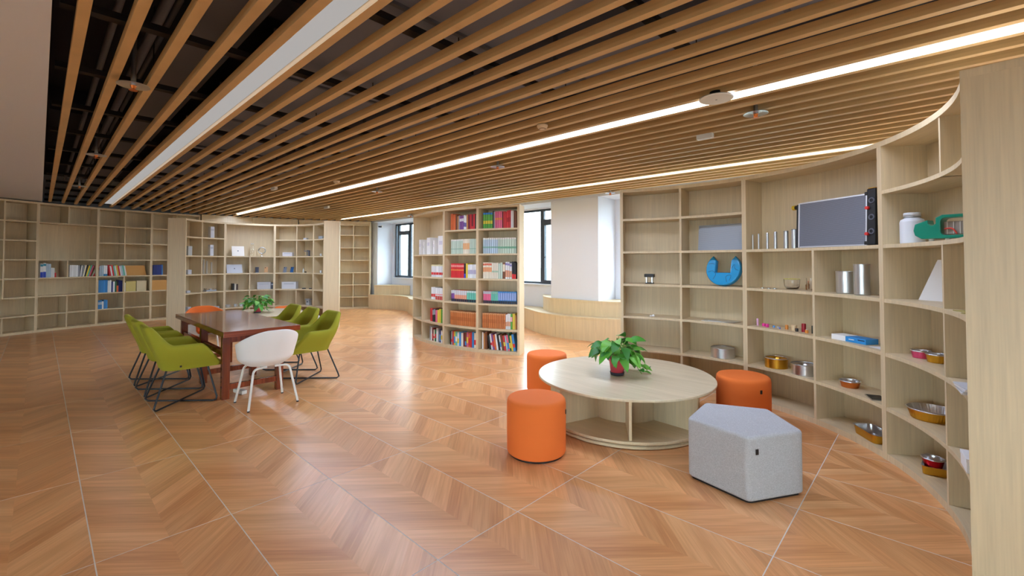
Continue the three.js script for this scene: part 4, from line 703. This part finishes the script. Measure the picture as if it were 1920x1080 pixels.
  [[72.5, 0x2c2e42, 'dark navy phone propped on the fourth shelf'], [65.2, 0xd9a878, 'gold phone propped beside the navy one'], [49.2, 0x7d8596, 'grey phone propped in the semicircular bookcase'], [42.8, 0x2d5f9a, 'blue phone propped next to the grey one']].forEach(([a, c, label]) => { const q = item(alcove, [a, 3, r], 'phone', label, 'phone', 'propped phones'); const g = new THREE.Group(); g.name = 'handset'; g.rotation.set(R(-20), 0, 0); q.add(g); part('body', box(0.08, 0.15, 0.01, 0.004, 0, 0.078), flat(c, 0.3), g); part('lens', cyl(0.012, 0.012, 0.002, 16).rotateX(Math.PI / 2).translate(-0.018, 0.13, 0.0055), M.black, g); part('easel', box(0.06, 0.006, 0.08, 0.002, 0, 0.003, -0.02), M.steel, q); });
  { const q = item(alcove, [30.8, 3, r], 'spray_bottle', 'small white bottle on the fourth shelf, semicircular bookcase', 'bottle'); part('body', lathe([[0, 0], [0.018, 0], [0.02, 0.06], [0.01, 0.08], [0.01, 0.1], [0, 0.1]], 18), flat(0xdfe6e2, 0.35), q); part('cap', cyl(0.011, 0.009, 0.018, 14, 0.1), flat(0x9ab0a8), q); }
  { const q = item(alcove, [26.6, 3, 1.5], 'small_adapter', 'tiny dark adapter beside the white bottle', 'adapter'); part('body', box(0.04, 0.03, 0.03, 0.004, 0, 0.015), M.black, q); part('pin', box(0.004, 0.016, 0.004, 0, 0.01, 0.036), M.steel, q); }
  { const q = item(alcove, [110.3, 2, r], 'clear_case', 'low clear plastic case on the third shelf', 'case'); part('tray', box(0.24, 0.03, 0.12, 0.004, 0, 0.015), flat(0xaab4c0, 0.3), q); part('lid', box(0.22, 0.04, 0.11, 0.004, 0, 0.051), M.glass, q); part('content', box(0.06, 0.02, 0.05, 0.004, 0, 0.041), flat(0xdfe6f0), q); }
  [['black', 0x2c2a2a, 0], ['cream', 0xd2ccbe, 1], ['brown', 0x4a3832, 2]].forEach(([w, c, i]) => { const p = alcove(91.8 - i * 1.6, 2, 1.5); single('book', bookGeometry(0.036, 0.16 - i * 0.008, 0.12, c), M.print, `${w} book of the three on the semicircular bookcase`, 'book', p.pos, p.turn, 'three books on the semicircular bookcase'); });
  [[30, 'dark disc lying on the wide third shelf'], [22.8, 'smaller dark disc beside the thick post, third shelf']].forEach(([a, label], i) => { const q = item(alcove, [a, 2, r], 'lens_disc', label, 'disc'); part('body', cyl(0.05 - i * 0.015, 0.045 - i * 0.015, 0.025, 24), M.black, q); part('ring', new THREE.TorusGeometry(0.04 - i * 0.012, 0.004, 6, 24).rotateX(Math.PI / 2).translate(0, 0.025, 0), M.steel, q); });
  { const q = item(alcove, [24.5, 1, r], 'meter_device', 'grey desktop device with a wide head on the second shelf', 'device'); part('body', box(0.1, 0.13, 0.09, 0.006, 0, 0.065), flat(0xb8bcc0), q); part('head', box(0.15, 0.035, 0.1, 0.006, 0, 0.15), flat(0x9ca2a8), q); part('display', box(0.05, 0.03, 0.002, 0, 0, 0.09, 0.0455), flat(0x55606a), q); }
}

// ------------------------------------------------------------------ ceiling fittings
{
  const plate = (x, t, label) => { const o = thing('sprinkler_plate', label, 'sprinkler', [x, CEIL - 0.04, -t], 0, 'sprinkler plates under the slats'); part('shield', lathe([[0.02, 0.012], [0.05, 0.018], [0.094, 0.004], [0.096, 0.0], [0.05, 0.012], [0.02, 0.006], [0.02, 0.012]], 36), M.foil, o); part('stem', cyl(0.016, 0.016, 0.46, 12, 0.0), M.steel, o); part('head', mergeGeometries([cyl(0.012, 0.02, 0.02, 12, -0.02), cyl(0.026, 0.026, 0.003, 16, -0.034), box(0.004, 0.02, 0.03, 0, 0, -0.022)]), M.copper, o); };
  [[0.44, 4.15, 'sprinkler plate in the dark void, biggest of that row'], [0.44, 7.2, 'sprinkler plate in the dark void, second of that row'], [0.44, 10.4, 'sprinkler plate in the dark void beside the wall bookcase'], [4.18, 1.07, 'sprinkler plate next to the round ceiling speaker'], [4.18, 4.2, 'sprinkler plate between the two bright strip lamps, above the books'], [4.18, 7.3, 'sprinkler plate between the bright strips over the dining area'], [7.22, 4.3, 'sprinkler plate above the broad white column'], [7.05, 10.5, 'sprinkler plate over the far side panel of the convex bookcase']].forEach((a) => plate(...a));
  let o = thing('ceiling_speaker', 'round white speaker hanging below the bright strip lamp', 'speaker', [3.627, CEIL - 0.03, -1.207]);
  part('grille', lathe([[0, 0], [0.115, 0.0], [0.125, 0.006], [0.125, 0.014], [0, 0.016]], 48), M.white, o); part('magnet', cyl(0.06, 0.05, 0.05, 24, 0.012), M.black, o); part('terminal', box(0.03, 0.02, 0.03, 0.003, 0.07, 0.03), M.gold, o); part('bracket', box(0.012, 0.2, 0.012, 0, 0.0, 0.16), M.steel, o); part('badge', cyl(0.008, 0.008, 0.001, 12, -0.001), flat(0x8a8f96), o);
  const dome = (x, t, label) => { const q = thing('smoke_detector', label, 'detector', [x, CEIL - 0.045, -t], 0, 'domed ceiling detectors'); part('dome', lathe([[0, 0], [0.025, 0.002], [0.045, 0.014], [0.052, 0.03], [0.052, 0.045], [0, 0.045]], 28), mat(0xe6cfae, 0.5), q); part('vents', new THREE.TorusGeometry(0.03, 0.004, 6, 24).rotateX(Math.PI / 2).translate(0, 0.004, 0), flat(0x9a8468), q); };
  dome(3.258, 2.67, 'domed detector under a slat beside the bright strip lamp'); dome(3.258, 6.95, 'domed detector under a slat over the dining table'); 
  const emergency = (x, t, w, label) => { const q = thing('exit_light', label, 'ceiling light', [x, CEIL - 0.05, -t], 0, 'small white ceiling boxes'); part('casing', box(0.05, 0.05, w, 0.005, 0, 0.026), M.white, q); part('lens', box(0.03, 0.004, w * 0.7, 0.001, 0, 0), flat(0xd8dcd8, 0.3), q); };
  emergency(4.645, 1.66, 0.16, 'small white box under a slat by the round speaker'); emergency(4.645, 10.4, 0.22, 'small white box under a slat above the semicircular bookcase'); emergency(2.8, 8.37, 0.2, 'small pale box under a slat beyond the dining table');
  o = thing('security_camera', 'small black security camera high on the white pilaster', 'camera', [7.7, 2.66, -13.15], 0); part('mount', box(0.04, 0.06, 0.04, 0.004, 0.02, 0.02), M.white, o); part('body', box(0.09, 0.05, 0.05, 0.012, -0.045, 0, 0), M.black, o); part('lens', cyl(0.018, 0.018, 0.02, 16).rotateZ(Math.PI / 2).translate(-0.085, 0, 0), M.rodBlack, o);
}
renderer.render(scene, camera);
